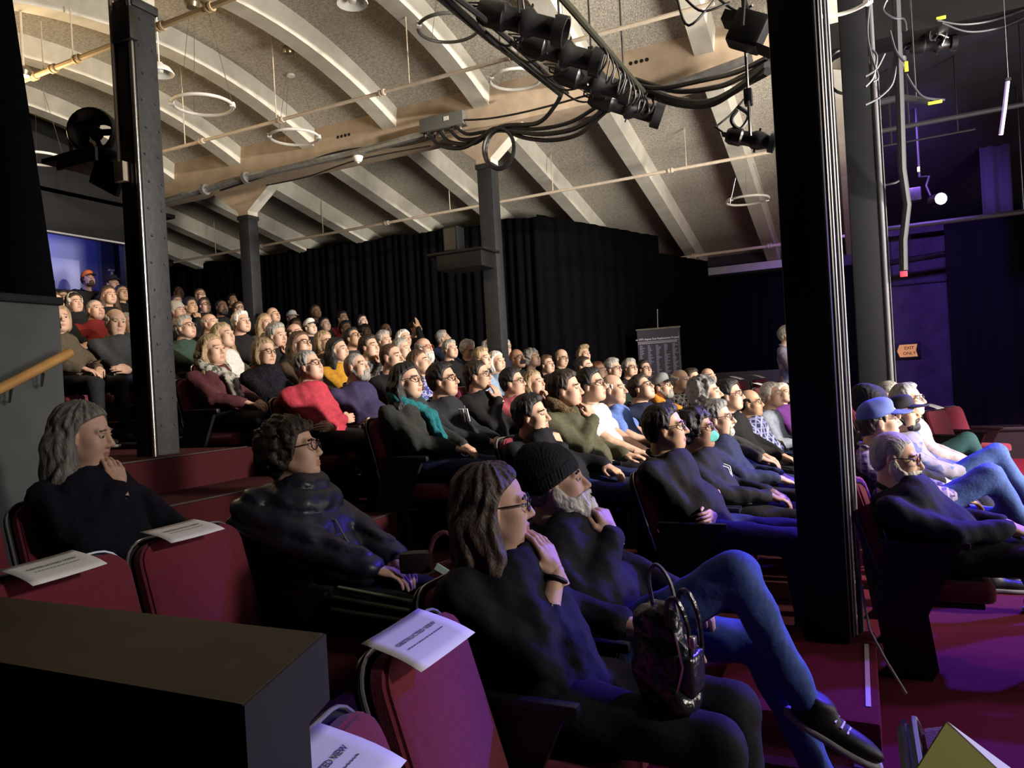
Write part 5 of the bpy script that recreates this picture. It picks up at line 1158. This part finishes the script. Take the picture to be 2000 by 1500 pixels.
o = pipe('sprinkler_pipe', [A_, B_], .026, PIPEW, 'cream sprinkler pipe low along the far eave'); couplings(o, A_, B_, (.05, .2, .62), .026, PIPEW)
A_, B_ = (-7.465, 4.700, 4.732), (-4.518, 4.700, 4.793)
o = pipe('sprinkler_pipe', [A_, B_], .026, mat('warm_tinted_pipe', (.44, .33, .19), .5), 'ochre pipe crossing the top left corner behind the grey column'); couplings(o, A_, B_, (.1, .2, .32, .7, .9), .026, MATS['warm_tinted_pipe'])  # pipe colour turned golden to carry the warm light on it
for f_ in (.15, .3): p = Vector(A_) + (Vector(B_) - Vector(A_)) * f_; hangers(o, [(p.x, p.y, p.z, .5)], PIPEW)
o = pipe('steel_conduit', [(-9.483, 8.170, 4.569), (-8.671, 8.170, 4.602), (-7.857, 8.170, 4.647), (-5.866, 8.170, 4.650), (-4.828, 8.170, 4.687)], .05, STEEL, 'fat grey conduit along the tan girder')
couplings(o, (-8.671, 8.170, 4.602), (-7.857, 8.170, 4.647), (.0, 1.), .05, STEEL)
o = pipe('steel_conduit', [(-2.156, 8.170, 4.523), (-0.825, 8.170, 4.711)], .05, STEEL, 'fat grey conduit along the girder left of the black column')
# junction box with cables
jb = empty('junction_box', (-4.534, 8.140, 4.763), 0, 'grey junction box on the tan girder with cables leaving below', 'box')
link('box_body', box_mesh('box_body', (0, 0, 0), (.62, .14, .17), bevel=.008), mat('box_grey', (.12, .12, .11), .5), jb); link('label_plate', box_mesh('label_plate', (.08, -.072, .02), (.07, .004, .05)), WHITE, jb)
for k in range(5): link('gland', lathe_mesh('gland', [(.02, 0), (.024, -.02), (.018, -.05)], 8), CHROME, jb, (-.25 + .12 * k, 0, -.085))
def cable(pts, r, label, m=CABLE, n=6):
    """smooth hanging cable through the given points"""
    P_ = [Vector(p) for p in pts]; out = []
    for i in range(len(P_) - 1):
        p0, p1, p2, p3 = P_[max(i - 1, 0)], P_[i], P_[i + 1], P_[min(i + 2, len(P_) - 1)]
        for k in range(n):
            t = k / n; out.append(.5 * ((2 * p1) + (p2 - p0) * t + (2 * p0 - 5 * p1 + 4 * p2 - p3) * t * t + (3 * p1 - p0 - 3 * p2 + p3) * t ** 3))
    out.append(P_[-1]); return thing('cable', tube_mesh('cable', out, r, 6), m, label, 'cable', 'black power cables')
cable([(-4.727, 8.100, 4.648), (-4.574, 8.100, 4.477), (-4.252, 8.100, 4.391), (-3.902, 8.050, 4.473), (-3.659, 8.050, 4.524), (-3.211, 8.000, 4.455), (-2.903, 7.800, 4.535), (-2.743, 7.600, 4.588)], .026, 'thick black cable sweeping from the junction box up to the tray')
cable([(-4.563, 8.100, 4.642), (-4.426, 8.100, 4.488), (-4.107, 8.100, 4.414), (-3.798, 8.050, 4.490), (-3.476, 8.000, 4.400), (-3.116, 7.900, 4.278), (-2.674, 7.700, 4.192), (-2.342, 7.500, 4.214), (-2.164, 7.300, 4.246)], .026, 'thick black cable in the lower swag under the girder')
cable([(-4.417, 8.100, 4.632), (-4.281, 8.100, 4.498), (-4.034, 8.100, 4.463), (-3.762, 8.050, 4.519), (-3.415, 8.000, 4.328), (-3.027, 7.900, 4.191), (-2.619, 7.700, 4.125), (-2.287, 7.500, 4.202), (-2.112, 7.300, 4.209)], .024, 'lowest black cable swag right of the coil')
cable([(-4.342, 8.100, 4.662), (-4.191, 8.100, 4.544), (-3.959, 8.100, 4.523), (-3.561, 8.050, 4.480), (-3.216, 8.000, 4.385), (-2.765, 7.800, 4.307), (-2.366, 7.500, 4.289), (-2.189, 7.300, 4.278)], .022, 'upper black cable swag right of the coil')
cable([(-4.265, 8.100, 4.729), (-3.915, 8.100, 4.676), (-3.506, 8.100, 4.654), (-3.009, 8.000, 4.621), (-2.510, 7.800, 4.564)], .012, 'thin black wire along the girder face')
cable([(-8.376, 8.180, 4.549), (-7.104, 8.180, 4.644), (-6.381, 8.180, 4.713), (-5.870, 8.180, 4.702), (-5.227, 8.180, 4.615), (-4.687, 8.180, 4.624)], .014, 'thin black wire draped below the fat conduit')
cable([(-7.493, 8.180, 4.478), (-6.752, 8.180, 4.476), (-5.880, 8.180, 4.553), (-4.768, 8.180, 4.529)], .010, 'second thin black wire below the fat conduit')
coil = thing('cable_coil', tube_mesh('coil', [tuple(Vector((-3.721, 8.000, 4.247)) + Vector((math.cos(a) * .19 * 1.02, .03 * math.sin(a * .5), math.sin(a) * .235))) for a in np.linspace(0, 6 * PI, 60)], .021, 6), CABLE, 'black cable coil hung in front of the flared column head', 'cable')
# diagonal cable tray and lighting bar over the centre
tr = pipe('cable_tray', [(-2.418, 4.300, 4.088), (-2.617, 5.600, 4.320), (-2.707, 7.500, 4.547)], .035, FIX, 'black cable tray slanting down beside the lighting bar')
cable([(-2.288, 4.250, 4.029), (-2.454, 5.500, 4.273), (-2.615, 7.400, 4.472)], .022, 'cable strapped along the slanting tray'); cable([(-2.357, 4.280, 4.062), (-2.558, 5.550, 4.260), (-2.709, 7.450, 4.487)], .020, 'second cable strapped along the slanting tray')
for k in range(5): link('tie', tube_mesh('tie', [Vector((-2.418, 4.300, 4.088)).lerp(Vector((-2.707, 7.500, 4.547)), .25 + .15 * k) + Vector((0, 0, d)) for d in (-.02, .07)], .006, 5), CHROME, tr)
BA, BB = (-1.620, 4.385, 3.938), (-1.620, 6.729, 4.013)
bar = pipe('lighting_bar', [BA, BB], .026, mat('bar_olive', (.05, .05, .035), .5, metal=.5), 'black lighting bar overhead carrying a row of spotlights', 'lighting bar')
def spotlight(loc, direc, L, label, r=.085, lit=False):
    t = empty('stage_spotlight', loc, 0, label, 'spotlight'); q = Vector(direc).to_track_quat('Z', 'Y'); M = q.to_matrix().to_4x4()
    link('body', lathe_mesh('body', [(0, -L * .5), (r * .7, -L * .5), (r * .95, -L * .42), (r, -L * .2), (r * .8, -L * .16), (r * .8, .0), (r * 1.02, .02), (r * 1.02, .06), (r * .75, .10), (r * .75, L * .36), (r * 1.08, L * .38), (r * 1.08, L * .5), (r * .9, L * .5), (r * .88, L * .40), (0, L * .40)], 14, M), FIX, t)
    yk = [M @ Vector(p) for p in ((r * 1.15, 0, 0), (r * 1.2, 0, .02), (r * 1.2, 0, .0))]
    s_ = Vector(direc).cross(Vector((0, 0, 1))).normalized()
    link('yoke', tube_mesh('yoke', [s_ * r * 1.2, s_ * r * 1.25 + Vector((0, 0, .12)), s_ * r * .6 + Vector((0, 0, .22)), -s_ * r * .6 + Vector((0, 0, .22)), -s_ * r * 1.25 + Vector((0, 0, .12)), -s_ * r * 1.2], .010, 6), FIX, t)
    link('drop_rod', tube_mesh('rod', [(0, 0, .24), (0, 0, max(.3, shellz(loc[1]) - loc[2]))], .010, 6), FIX, t)
    link('clamp', box_mesh('clamp', (0, 0, .26), (.05, .06, .10), bevel=.01), FIX, t)
    link('handle', tube_mesh('handle', [M @ Vector(p) for p in ((r * .6, 0, -L * .5), (r * .5, 0, -L * .58), (-r * .5, 0, -L * .58), (-r * .6, 0, -L * .5))], .008, 6), FIX, t)
    link('shutter', box_mesh('shutter', tuple(M @ Vector((0, 0, .04))), (.03, r * 2.6, .012), q.to_matrix()), FIX, t)
    link('power_lead', tube_mesh('lead', [M @ Vector((0, 0, -L * .5)), M @ Vector((0, 0, -L * .62)) + Vector((-.03, 0, .05)), Vector((-.12, .03, .18)), Vector((-.02, .05, .28))], .007, 6), CABLE, t)
    return t
for k, (p, l) in enumerate((((-2.154, 5.174, 4.175), 'spotlight nearest the top edge on the slanting bar'), ((-2.071, 5.765, 4.144), 'second spotlight down the slanting bar'), ((-1.998, 6.350, 4.090), 'third spotlight down the slanting bar'), ((-1.825, 6.762, 3.969), 'lowest spotlight on the slanting bar, above the coil'))):
    spotlight(p, (1, .25 + .05 * k, -.42), .70, l, .108)
for k in range(9):
    p = Vector(BA).lerp(Vector(BB), .45 + .065 * k); a = rnd.uniform(0, 6)
    cable([tuple(p), tuple(p + Vector((.03, .02, -.10 - .03 * (k % 3)))), tuple(p + Vector((-.05, .06, -.17 - .04 * (k % 2)))), tuple(p + Vector((-.02, .1, -.03)))], .009, 'loose black lead looped on the bar, number %s from the top' % ('one two three four five six seven eight nine'.split()[k]))
for k in range(5):
    p = Vector((-2.418, 4.300, 4.088)).lerp(Vector((-2.707, 7.500, 4.547)), .3 + .15 * k); q = Vector((-2.226, 5.141, 4.149)).lerp(Vector((-1.920, 6.718, 3.984)), .1 + .2 * k)
    m_ = p.lerp(q, .5) + Vector((0, 0, -.10)); cable([tuple(p), tuple(m_), tuple(q)], .010, 'lead hanging from the tray to the %s spotlight of the bar' % ('first second third fourth fifth'.split()[k]))
cl_ = thing('cable_coil', tube_mesh('coil', [tuple(Vector((-1.629, 6.743, 3.931)) + Vector((math.cos(a) * .07, 0, math.sin(a) * .085))) for a in np.linspace(0, 6 * PI, 40)], .010, 6), CABLE, 'small cable coil at the low end of the lighting bar', 'cable')
for k, (dy, rr) in enumerate(((0, .030), (10, .028), (20, .022), (-12, .02))):
    pp = [(((-1.796, 6.886, 4.229)), ((-1.421, 6.620, 3.916)), ((-1.032, 6.139, 3.626)), ((-0.709, 5.517, 3.440)), ((-0.415, 4.992, 3.370))), (((-1.816, 6.877, 4.192)), ((-1.382, 6.638, 3.868)), ((-0.976, 6.165, 3.614)), ((-0.658, 5.541, 3.473)), ((-0.417, 4.992, 3.331))), (((-1.760, 6.903, 4.251)), ((-1.336, 6.660, 3.965)), ((-0.913, 6.195, 3.751)), ((-0.637, 5.551, 3.545)), ((-0.399, 5.000, 3.394))), (((-1.827, 6.872, 4.221)), ((-1.458, 6.603, 4.001)), ((-0.985, 6.161, 3.817)), ((-0.668, 5.536, 3.583)), ((-0.412, 4.994, 3.421)))][k]
    cable(pp, rr, ['thickest cable swag left of the black column', 'lowest cable swag left of the black column', 'upper cable swag left of the black column', 'straightest cable left of the black column'][k])
# fixtures beside the black column
t = empty('flood_fixture', (-0.493, 4.735, 3.499), 0, 'boxy black flood light hung left of the black column top', 'flood light')
link('housing', box_mesh('housing', (0, 0, 0), (.20, .16, .20), Matrix.Rotation(.5, 3, 'Y'), .02), FIX, t); link('yoke', tube_mesh('yoke', [(-.02, -.1, 0), (0, -.1, .16), (0, .1, .16), (-.02, .1, 0)], .01, 6), FIX, t); link('barn_door', box_mesh('barn_door', (.10, 0, -.15), (.16, .18, .008), Matrix.Rotation(.6, 3, 'Y')), FIX, t)
link('fin', box_mesh('fin', (-.09, 0, .09), (.10, .15, .06), Matrix.Rotation(.5, 3, 'Y')), FIX, t)
spotlight((-0.527, 4.830, 2.879), (1, .1, -.35), .30, 'small black spotlight just left of the black column', .055)
cable([(-0.593, 4.799, 3.064), (-0.630, 4.782, 3.003), (-0.584, 4.803, 2.946), (-0.531, 4.828, 3.028), (-0.591, 4.800, 3.086)], .012, 'lead coiled above the small spotlight')
for k, (a, b, c) in enumerate((((-0.895, 4.658, 3.782), (-0.838, 4.685, 3.604), (-0.671, 4.763, 3.768)), ((-0.855, 4.677, 3.780), (-0.756, 4.723, 3.688), (-0.601, 4.795, 3.732)), ((-0.671, 4.763, 3.768), (-0.561, 4.814, 3.675), (-0.462, 4.750, 3.659)))): cable([a, b, c], .008, ['deepest wire loop at the top edge left of the black column', 'middle wire loop at the top edge left of the black column', 'shallow wire loop at the top edge beside the flood light'][k])
# ring pendants
def ring(loc, r, label, m=WHITE, wires=True):
    t = empty('ring_pendant', loc, 0, label, 'ring light')
    link('ring', tube_mesh('ring', [(r * math.cos(a), r * math.sin(a), 0) for a in [2 * PI * k / 40 for k in range(40)]], .017, 8, closed=True), m, t)
    for a in (.6, 3.9): link('driver', box_mesh('driver', (r * math.cos(a), r * math.sin(a), .0), (.07, .05, .045), Matrix.Rotation(a + PI / 2, 3, 'Z'), .006), WHITE, t)
    h = max(.15, shellz(loc[1]) - loc[2])
    for a in (.6, 2.7, 4.8): link('wire', tube_mesh('wire', [(r * math.cos(a), r * math.sin(a), 0), (r * .3 * math.cos(a), r * .3 * math.sin(a), h)], .0028, 5), CHROME, t)
    link('canopy', lathe_mesh('canopy', [(0, h), (.05, h), (.05, h - .025), (0, h - .03)], 12), WHITE, t)
RINGM = mat('ring_cream', (.55, .52, .48), .45); RINGD = mat('ring_dark', (.10, .10, .09), .4)
ring((-6.005, 5.696, 4.524), .295, 'pale ring pendant right of the grey column', RINGM); ring((-6.168, 7.275, 4.658), .295, 'pale ring pendant before the tan girder, left of centre', RINGM)
ring((-3.420, 6.350, 4.931), .295, 'dark ring pendant left of the cable tray', RINGD); ring((-3.373, 7.806, 4.930), .295, 'white ring pendant between the tray and the girder', WHITE)
ring((-9.428, 6.196, 4.710), .29, 'ring pendant low in the dark far left corner', WHITE); ring((-1.300, 11.090, 3.876), .29, 'small distant ring pendant left of the black column', RINGM); ring((0.023, 6.852, 4.486), .26, 'ring pendant cut by the top edge right of the black column', WHITE)
# dish pendants and small ceiling devices
def dish(loc, r, label, cord=.5, tilt=(0, 0, 0)):
    t = empty('dish_pendant', loc, 0, label, 'pendant lamp'); t.rotation_euler = tilt
    link('shade', lathe_mesh('shade', [(r * .22, .10), (r * .3, .085), (r * .75, .05), (r, .0), (r * .98, -.008), (r * .7, .04), (r * .28, .07), (.0, .075)], 20), WHITE, t); link('bulb', lathe_mesh('bulb', [(0, -.01), (.03, .005), (.038, .03), (.022, .07)], 12), mat('frosted_bulb', (.8, .78, .72), .3), t)
    link('cord', tube_mesh('cord', [(0, 0, .09), (0, 0, .09 + cord)], .006, 6), WHITE, t)
dish((-3.779, 5.299, 4.808), .135, 'white dish pendant at the top edge above the arched ribs', .35); dish((-5.811, 5.014, 4.567), .13, 'white dish pendant half behind the grey column', .5)
dish((0.037, 7.741, 4.258), .14, 'white dish lamp inside a dark hoop right of the black column', .4, (.5, .25, 0))
hp = Vector((0.026, 7.846, 4.249)); thing('dark_hoop', tube_mesh('hoop', [tuple(hp + Vector((rt.x * math.cos(a) * .165, rt.y * math.cos(a) * .165, .21 * math.sin(a)))) for a in [2 * PI * k / 28 for k in range(28)]], .014, 6, closed=True), FIX, 'dark hoop around the dish lamp on the grey column head', 'hoop')
for p, l in (((-5.644, 6.636, 5.355), 'small chrome ceiling detector on the plaster, right of the grey column'), ((-5.187, 4.863, 4.981), 'small chrome ceiling detector at the top edge by the ochre pipe'), ((-6.873, 4.409, 4.600), 'small chrome ceiling detector above the left end of the ochre pipe')):  # the pipe's ochre is warm light put into its colour
    t = empty('ceiling_detector', p, 0, l, 'detector'); link('body', lathe_mesh('body', [(0, -.035), (.05, -.03), (.066, 0), (.066, .03), (.05, .05), (0, .05)], 14), mat('aged_brass', (.28, .24, .16), .3, metal=.8), t); link('stem', tube_mesh('stem', [(0, 0, .04), (0, 0, max(.1, shellz(p[1]) - p[2]))], .012, 6), PIPEW, t)
t = empty('sprinkler_head', (-5.866, 8.150, 4.557), 0, 'white smoke detector under the fat conduit', 'detector'); link('body', lathe_mesh('body', [(0, -.05), (.04, -.045), (.07, 0), (.07, .03), (0, .03)], 12), WHITE, t); link('tip', lathe_mesh('tip', [(0, -.07), (.02, -.06), (.02, -.04)], 8), WHITE, t)  # sprinkler head hanging under the conduit
for k in range(4): thing('vent_hole', lathe_mesh('vent_hole', [(0, .002), (.022, .002), (.022, -.03)], 10, Matrix.Rotation(PI / 2, 4, 'X')), BLACKP, 'small dark hole in the tan girder, %s of four above the conduit' % ('first second third fourth'.split()[k]), 'hole', None, tuple(Vector((-6.246, 8.249, 4.944)) + Vector((.062 * k, 0, .0))))
for k in range(4): thing('vent_hole', lathe_mesh('vent_hole', [(0, .002), (.022, .002), (.022, -.03)], 10, Matrix.Rotation(PI / 2, 4, 'X')), BLACKP, 'small dark hole in the girder, %s of four left of the black column' % ('first second third fourth'.split()[k]), 'hole', None, tuple(Vector((-2.140, 8.249, 4.985)) + Vector((.062 * k, 0, .0))))
# speaker shelf with a drum fan on the near left column
sp = empty('column_shelf', (-4.803, 3.553, 3.188), 0, 'black shelf board bracketed to the left grey column', 'shelf')
link('board', box_mesh('board', (0, .0, 0), (.55, .42, .035), bevel=.006), BLACKP, sp); link('front_lip', box_mesh('lip', (.1, -.21, -.05), (.4, .02, .09)), BLACKP, sp); link('brace', box_mesh('brace', (.12, 0, -.12), (.30, .03, .2), Matrix.Rotation(.5, 3, 'Y')), BLACKP, sp)
dr = empty('drum_fan', tuple(Vector((-4.803, 3.553, 3.188)) + Vector((.03, 0, .19))), 0, 'round black drum fan on the shelf left of the grey column', 'fan')
DM = Matrix.Rotation(PI / 2, 4, 'X') @ Matrix.Rotation(.5, 4, 'Y')
link('housing', lathe_mesh('housing', [(.10, -.10), (.155, -.10), (.165, -.08), (.165, .08), (.155, .10), (.145, .10), (.145, -.08), (.10, -.09)], 24, DM), FIX, dr); link('hub', lathe_mesh('hub', [(0, .06), (.04, .055), (.05, .0), (0, 0)], 14, DM), FIX, dr)
for k in range(5): link('blade', box_mesh('blade', tuple(DM @ Vector((.09 * math.cos(k * 1.257), .09 * math.sin(k * 1.257), .03))), (.09, .045, .004), (DM @ Matrix.Rotation(k * 1.257, 4, 'Z') @ Matrix.Rotation(.5, 4, 'X')).to_3x3()), FIX, dr)
link('stand', tube_mesh('stand', [(-.10, -.12, -.17), (-.13, -.12, 0), (-.10, -.12, .02)], .012, 6), mat('warm_tinted_pipe', (.44, .33, .19), .5), dr)
# shelf and speaker on the far column
sp = empty('column_shelf', (-4.376, 8.166, 3.045), 0, 'dark shelf on the far column carrying a small speaker', 'shelf')
link('board', box_mesh('board', (0, 0, .06), (.80, .45, .03), bevel=.005), BLACKP, sp); link('apron', box_mesh('apron', (.04, 0, -.05), (.62, .40, .19), bevel=.005), BLACKP, sp)
sk_ = empty('small_speaker', tuple(Vector((-4.376, 8.166, 3.045)) + Vector((-.12, 0, .075))), 0, 'small dark speaker box on the far column shelf', 'speaker'); link('cabinet', box_mesh('cabinet', (0, 0, .17), (.2, .2, .32), bevel=.01), BLACKP, sk_); link('grille', box_mesh('grille', (.0, -.102, .17), (.16, .006, .27)), FIX, sk_)
# hanging pipe grid over the right of the stage
VP_ = pipe('drop_pipe', [(0.458, 7.165, 4.559), (0.450, 7.271, 3.769), (0.442, 7.378, 3.133), (0.473, 7.503, 2.838), (0.424, 7.480, 2.522), (0.414, 7.475, 2.258)], .034, mat('violet_grey_pipe', (.028, .028, .034), .5), 'grey drop pipe hanging beside the grey column, right')
link('collar', lathe_mesh('collar', [(.036, -.06), (.055, -.05), (.055, .05), (.036, .06)], 12), MATS['violet_grey_pipe'], VP_, (0.462, 7.277, 4.012)); link('red_tag', box_mesh('red_tag', (0.411, 7.452, 2.224), (.06, .01, .05), bevel=.003), mat('tag_red', (.5, .05, .08), .6), VP_)
GP = MATS['violet_grey_pipe']
pipe('grid_pipe', [(0.210, 9.200, 3.996), (1.946, 9.200, 4.021)], .026, GP, 'upper grey grid pipe crossing behind the drop pipe'); pipe('grid_pipe', [(0.210, 9.600, 3.930), (1.304, 9.600, 3.951)], .011, GP, 'thin grid rod below the upper grid pipe')
pipe('grid_pipe', [(0.176, 10.500, 3.129), (2.161, 10.500, 3.126)], .03, GP, 'lower grey grid pipe beneath the bright lamp'); pipe('grid_pipe', [(0.037, 7.600, 3.803), (0.480, 7.600, 3.826), (0.698, 7.600, 3.742)], .03, GP, 'short grid arm from the grey column head'); pipe('grid_pipe', [(0.305, 14.880, 2.806), (1.648, 14.880, 2.804)], .016, GP, 'thin rail on the violet far wall')
pipe('grid_pipe', [(0.247, 14.200, 3.119), (2.901, 14.200, 3.269)], .05, BLACKP, 'dark pipe along the top of the violet far wall'); struct('trim_3', box_mesh('ledge', (4.2, 14.75, 3.72), (9, .3, .16)), WALLP)
for o in [o for o in bpy.data.objects if o.name.startswith('grid_pipe')]:
    vv = [v.co for v in o.data.vertices]; a, b = vv[0], vv[-1]
    for f_ in (.25, .85):
        p = a.lerp(b, f_); hangers(o, [(p.x, p.y, p.z, max(.05, shellz(p.y) - p.z))], FIX)
cab = [([(0.260, 7.073, 4.550), (0.222, 7.055, 4.269), (0.242, 7.064, 4.051), (0.284, 7.084, 3.874), (0.243, 7.064, 3.833)], 'grey lead hanging left of the drop pipe, outermost'), ([(0.398, 7.137, 4.541), (0.353, 7.116, 4.435), (0.428, 7.151, 4.365), (0.506, 7.187, 4.347), (0.521, 7.194, 4.250)], 'lead wrapped round the top of the drop pipe'), ([(0.395, 7.136, 4.258), (0.433, 7.153, 4.082), (0.499, 7.184, 3.982)], 'lead crossing the drop pipe to the yellow tag'),
       ([(0.426, 7.150, 3.952), (0.387, 7.132, 3.802), (0.287, 7.085, 3.699), (0.174, 7.032, 3.641)], 'lead sagging from the drop pipe to the grey column'), ([(0.518, 7.413, 3.959), (0.573, 7.439, 3.843), (0.649, 7.475, 3.748), (0.810, 7.550, 3.716)], 'lead from the drop pipe to the yellow marked rod'), ([(0.846, 8.118, 4.641), (1.062, 8.219, 4.589), (1.326, 8.342, 4.611), (1.592, 8.245, 4.619)], 'thick cable swag at the top right'), ([(0.888, 8.138, 4.614), (1.102, 8.238, 4.519), (1.366, 8.361, 4.536), (1.588, 8.243, 4.548)], 'second cable swag at the top right'),
       ([(0.186, 7.038, 3.880), (0.276, 7.080, 3.940), (0.346, 7.112, 4.066)], 'short pale lead above the grey column head'), ([(0.141, 7.580, 3.253), (0.264, 8.288, 3.228), (0.417, 8.360, 3.228), (0.489, 8.393, 3.265)], 'wire sagging from the grey column to the drop pipe'), ([(0.182, 7.036, 3.793), (0.249, 7.067, 3.876), (0.282, 7.083, 4.048), (0.238, 7.062, 4.116)], 'looped lead over the grey column head')]
PALEC = mat('violet_lead', (.035, .035, .045), .4)
for p, l in cab: cable(p, .010, l, PALEC)
YEL = mat('yellow_tape', (.62, .66, .05), .6)
for p, s, l in (((0.501, 7.130, 3.927), (.03, .01, .085), 'yellow tape tag on the drop pipe'), ((0.732, 7.513, 3.698), (.11, .02, .025), 'yellow tape band on the short rod right of the drop pipe'), ((0.882, 8.135, 4.663), (.08, .02, .028), 'yellow tape band at the top right cable'), ((0.791, 10.299, 3.763), (.03, .02, .06), 'yellow tape tag above the bright lamp'), ((1.006, 8.855, 4.673), (.03, .02, .05), 'yellow tape on the right stage fixture')):
    o = thing('tape_tag', box_mesh('tape_tag', (0, 0, 0), s, bevel=.004), YEL, l, 'tape', None, p)
spotlight((0.845, 8.559, 4.581), (1, .1, -.1), .42, 'stage fixture with pale handles, right of the drop pipe', .07); spotlight((0.704, 8.493, 4.733), (.6, -.4, -.4), .40, 'dark stage fixture behind the drop pipe top', .07)
for a, b, l in (((0.906, 8.477, 4.524), (0.979, 8.511, 4.711), 'pale clamp lever on the right stage fixture'), ((0.821, 8.438, 4.661), (0.973, 8.509, 4.601), 'thin pale rod across the right stage fixture')): thing('clamp_lever', tube_mesh('lever', [a, tuple(Vector(a).lerp(Vector(b), .5) + Vector((.01, 0, .005))), b], .012, 6), CHROME, l, 'lever')
tb = thing('lamp_tube', tube_mesh('tube', [(1.337, 7.906, 3.877), (1.300, 7.889, 3.643), (1.259, 7.870, 3.413)], .018, 10), mat('violet_tube', (.6, .5, .75), .4, emit=((.55, .35, .95), .35)), 'pale violet lamp tube hanging at the top right', 'lamp tube')
link('cap', box_mesh('cap', (1.343, 7.908, 3.895), (.04, .04, .03)), CHROME, tb); q_ = Vector((1.343, 7.908, 3.895)); link('hanging_wire', tube_mesh('wire', [tuple(q_), (q_.x, q_.y, shellz(q_.y))], .004, 5), CABLE, tb)
for x0, l in ((1905, 'narrow dark stage drape at the top right, left one'), (1962, 'narrow dark stage drape at the top right, right one')): pass
o = drape((1.664, 12.000, 2.827)[:2], (2.015, 12.000, 2.783)[:2], 3.35, 6.2, 6.2, 30, 'narrow dark leg drape hanging at the top right', amp=.03, m=mat('violet_black_drape', (.022, .020, .034), .95))
# the lit moving lamp above the stage
LP_ = Vector((1.020, 10.406, 3.394))
sl_ = empty('lit_spotlight', tuple(LP_), 0, 'brightly lit stage spotlight glaring at the far right', 'spotlight'); dq = Vector((.28, -1, -.10)).normalized(); QM = dq.to_track_quat('Z', 'Y').to_matrix().to_4x4()
link('housing', lathe_mesh('housing', [(0, -.26), (.06, -.26), (.075, -.22), (.075, .0), (.068, .0), (.066, -.02), (0, -.03)], 18, QM), FIX, sl_)
link('lens', lathe_mesh('lens', [(0, -.005), (.045, -.008), (.066, -.018)], 18, QM), mat('lit_lens', (1, .9, .95), .3, emit=((1, .86, .95), 40)), sl_)
link('yoke', tube_mesh('yoke', [(-.11, 0, .05), (-.14, .1, .2), (-.10, .15, .32), (-.2, .2, .34)], .014, 6), FIX, sl_); link('drop_rod', tube_mesh('rod', [(-.2, .2, .34), (-.2, .2, shellz(LP_.y + .2) - LP_.z)], .014, 6), FIX, sl_); link('driver', box_mesh('driver', (-.30, .15, .12), (.2, .14, .16), bevel=.01), FIX, sl_)
# exit sign on the violet wall
ex = empty('exit_sign', (0.807, 14.860, 1.635), 0, 'orange arrow EXIT sign on a dark board on the violet wall', 'sign')
link('board', box_mesh('board', (0, .01, 0), (.42, .02, .29), bevel=.003), BLACKP, ex)
link('arrow', prism_mesh('arrow', [(-.16, 0), (-.12, .11), (.16, .11), (.135, 0), (.16, -.11), (-.12, -.11)], 'y', -.012, .0), mat('sign_orange', (.62, .30, .09), .5, emit=((.75, .36, .10), .55)), ex)
for s, zz in (('EXIT', .045), ('ONLY', -.05)):
    tm = text_mesh(s, .075, .001); link('lettering', tm, mat('sign_brown', (.16, .06, .015), .7), ex, (.03, -.0135, zz), (PI / 2, 0, 0))
# banner with the donor list
bn = empty('banner', (-2.916, 12.000, 2.230), 0, 'dark grey hanging banner headed Seat Replacement Project, beside the drapes', 'banner')
BW, BH = .70, 1.25
link('panel', box_mesh('panel', (0, .0, -BH / 2), (BW, .02, BH)), mat('banner_slate', (.075, .072, .105), .7), bn)
link('top_bar', box_mesh('top_bar', (0, -.005, -.015), (BW + .03, .03, .03), bevel=.004), STEEL, bn); link('hook', tube_mesh('hook', [(0, -.01, 0), (0, -.01, .06), (.01, -.01, .30)], .008, 6), CHROME, bn)
WPR = mat('white_print', (.75, .73, .85), .6)
tm = text_mesh('an 3073 degree Seat Replacement Project', .042, .0012); link('heading', tm, WPR, bn, (-.02, -.012, -.175), (PI / 2, 0, 0))
bm = bmesh.new()
for zz, ww in ((-.215, .66), (-.232, .64), (-.248, .64)): bm_box(bm, (-.02, -.0112, zz), (ww, .001, .006))
link('rule', finish(bm, 'rule', False), WPR, bn)
for c in range(5):
    bm = bmesh.new()
    for r_ in range(44):
        w_ = rnd.choice((.035, .04, .05, .055, .075, .09)); bm_box(bm, (-.32 + .135 * c + w_ / 2, -.0112, -.28 - .0205 * r_), (w_, .001, .011))
    co = link('name_column', finish(bm, 'name_column', False), mat('lilac_print', (.36, .35, .48), .7), bn)
link('edge_line', box_mesh('edge_line', (BW / 2 - .02, -.0112, -BH / 2 - .03), (.006, .001, BH - .15)), MATS['lilac_print'], bn)
# low black bench by the stage drape
bench = empty('stage_bench', ((1.652, 12.600, 0.316)[0], 12.6, 0), 0, 'low black box bench at the far edge of the stage floor', 'bench')
link('bench_top', box_mesh('bench_top', (0, 0, .42), (.9, .5, .05), bevel=.008), BLACKP, bench); link('bench_base', box_mesh('bench_base', (0, 0, .2), (.84, .44, .4)), BLACKP, bench)
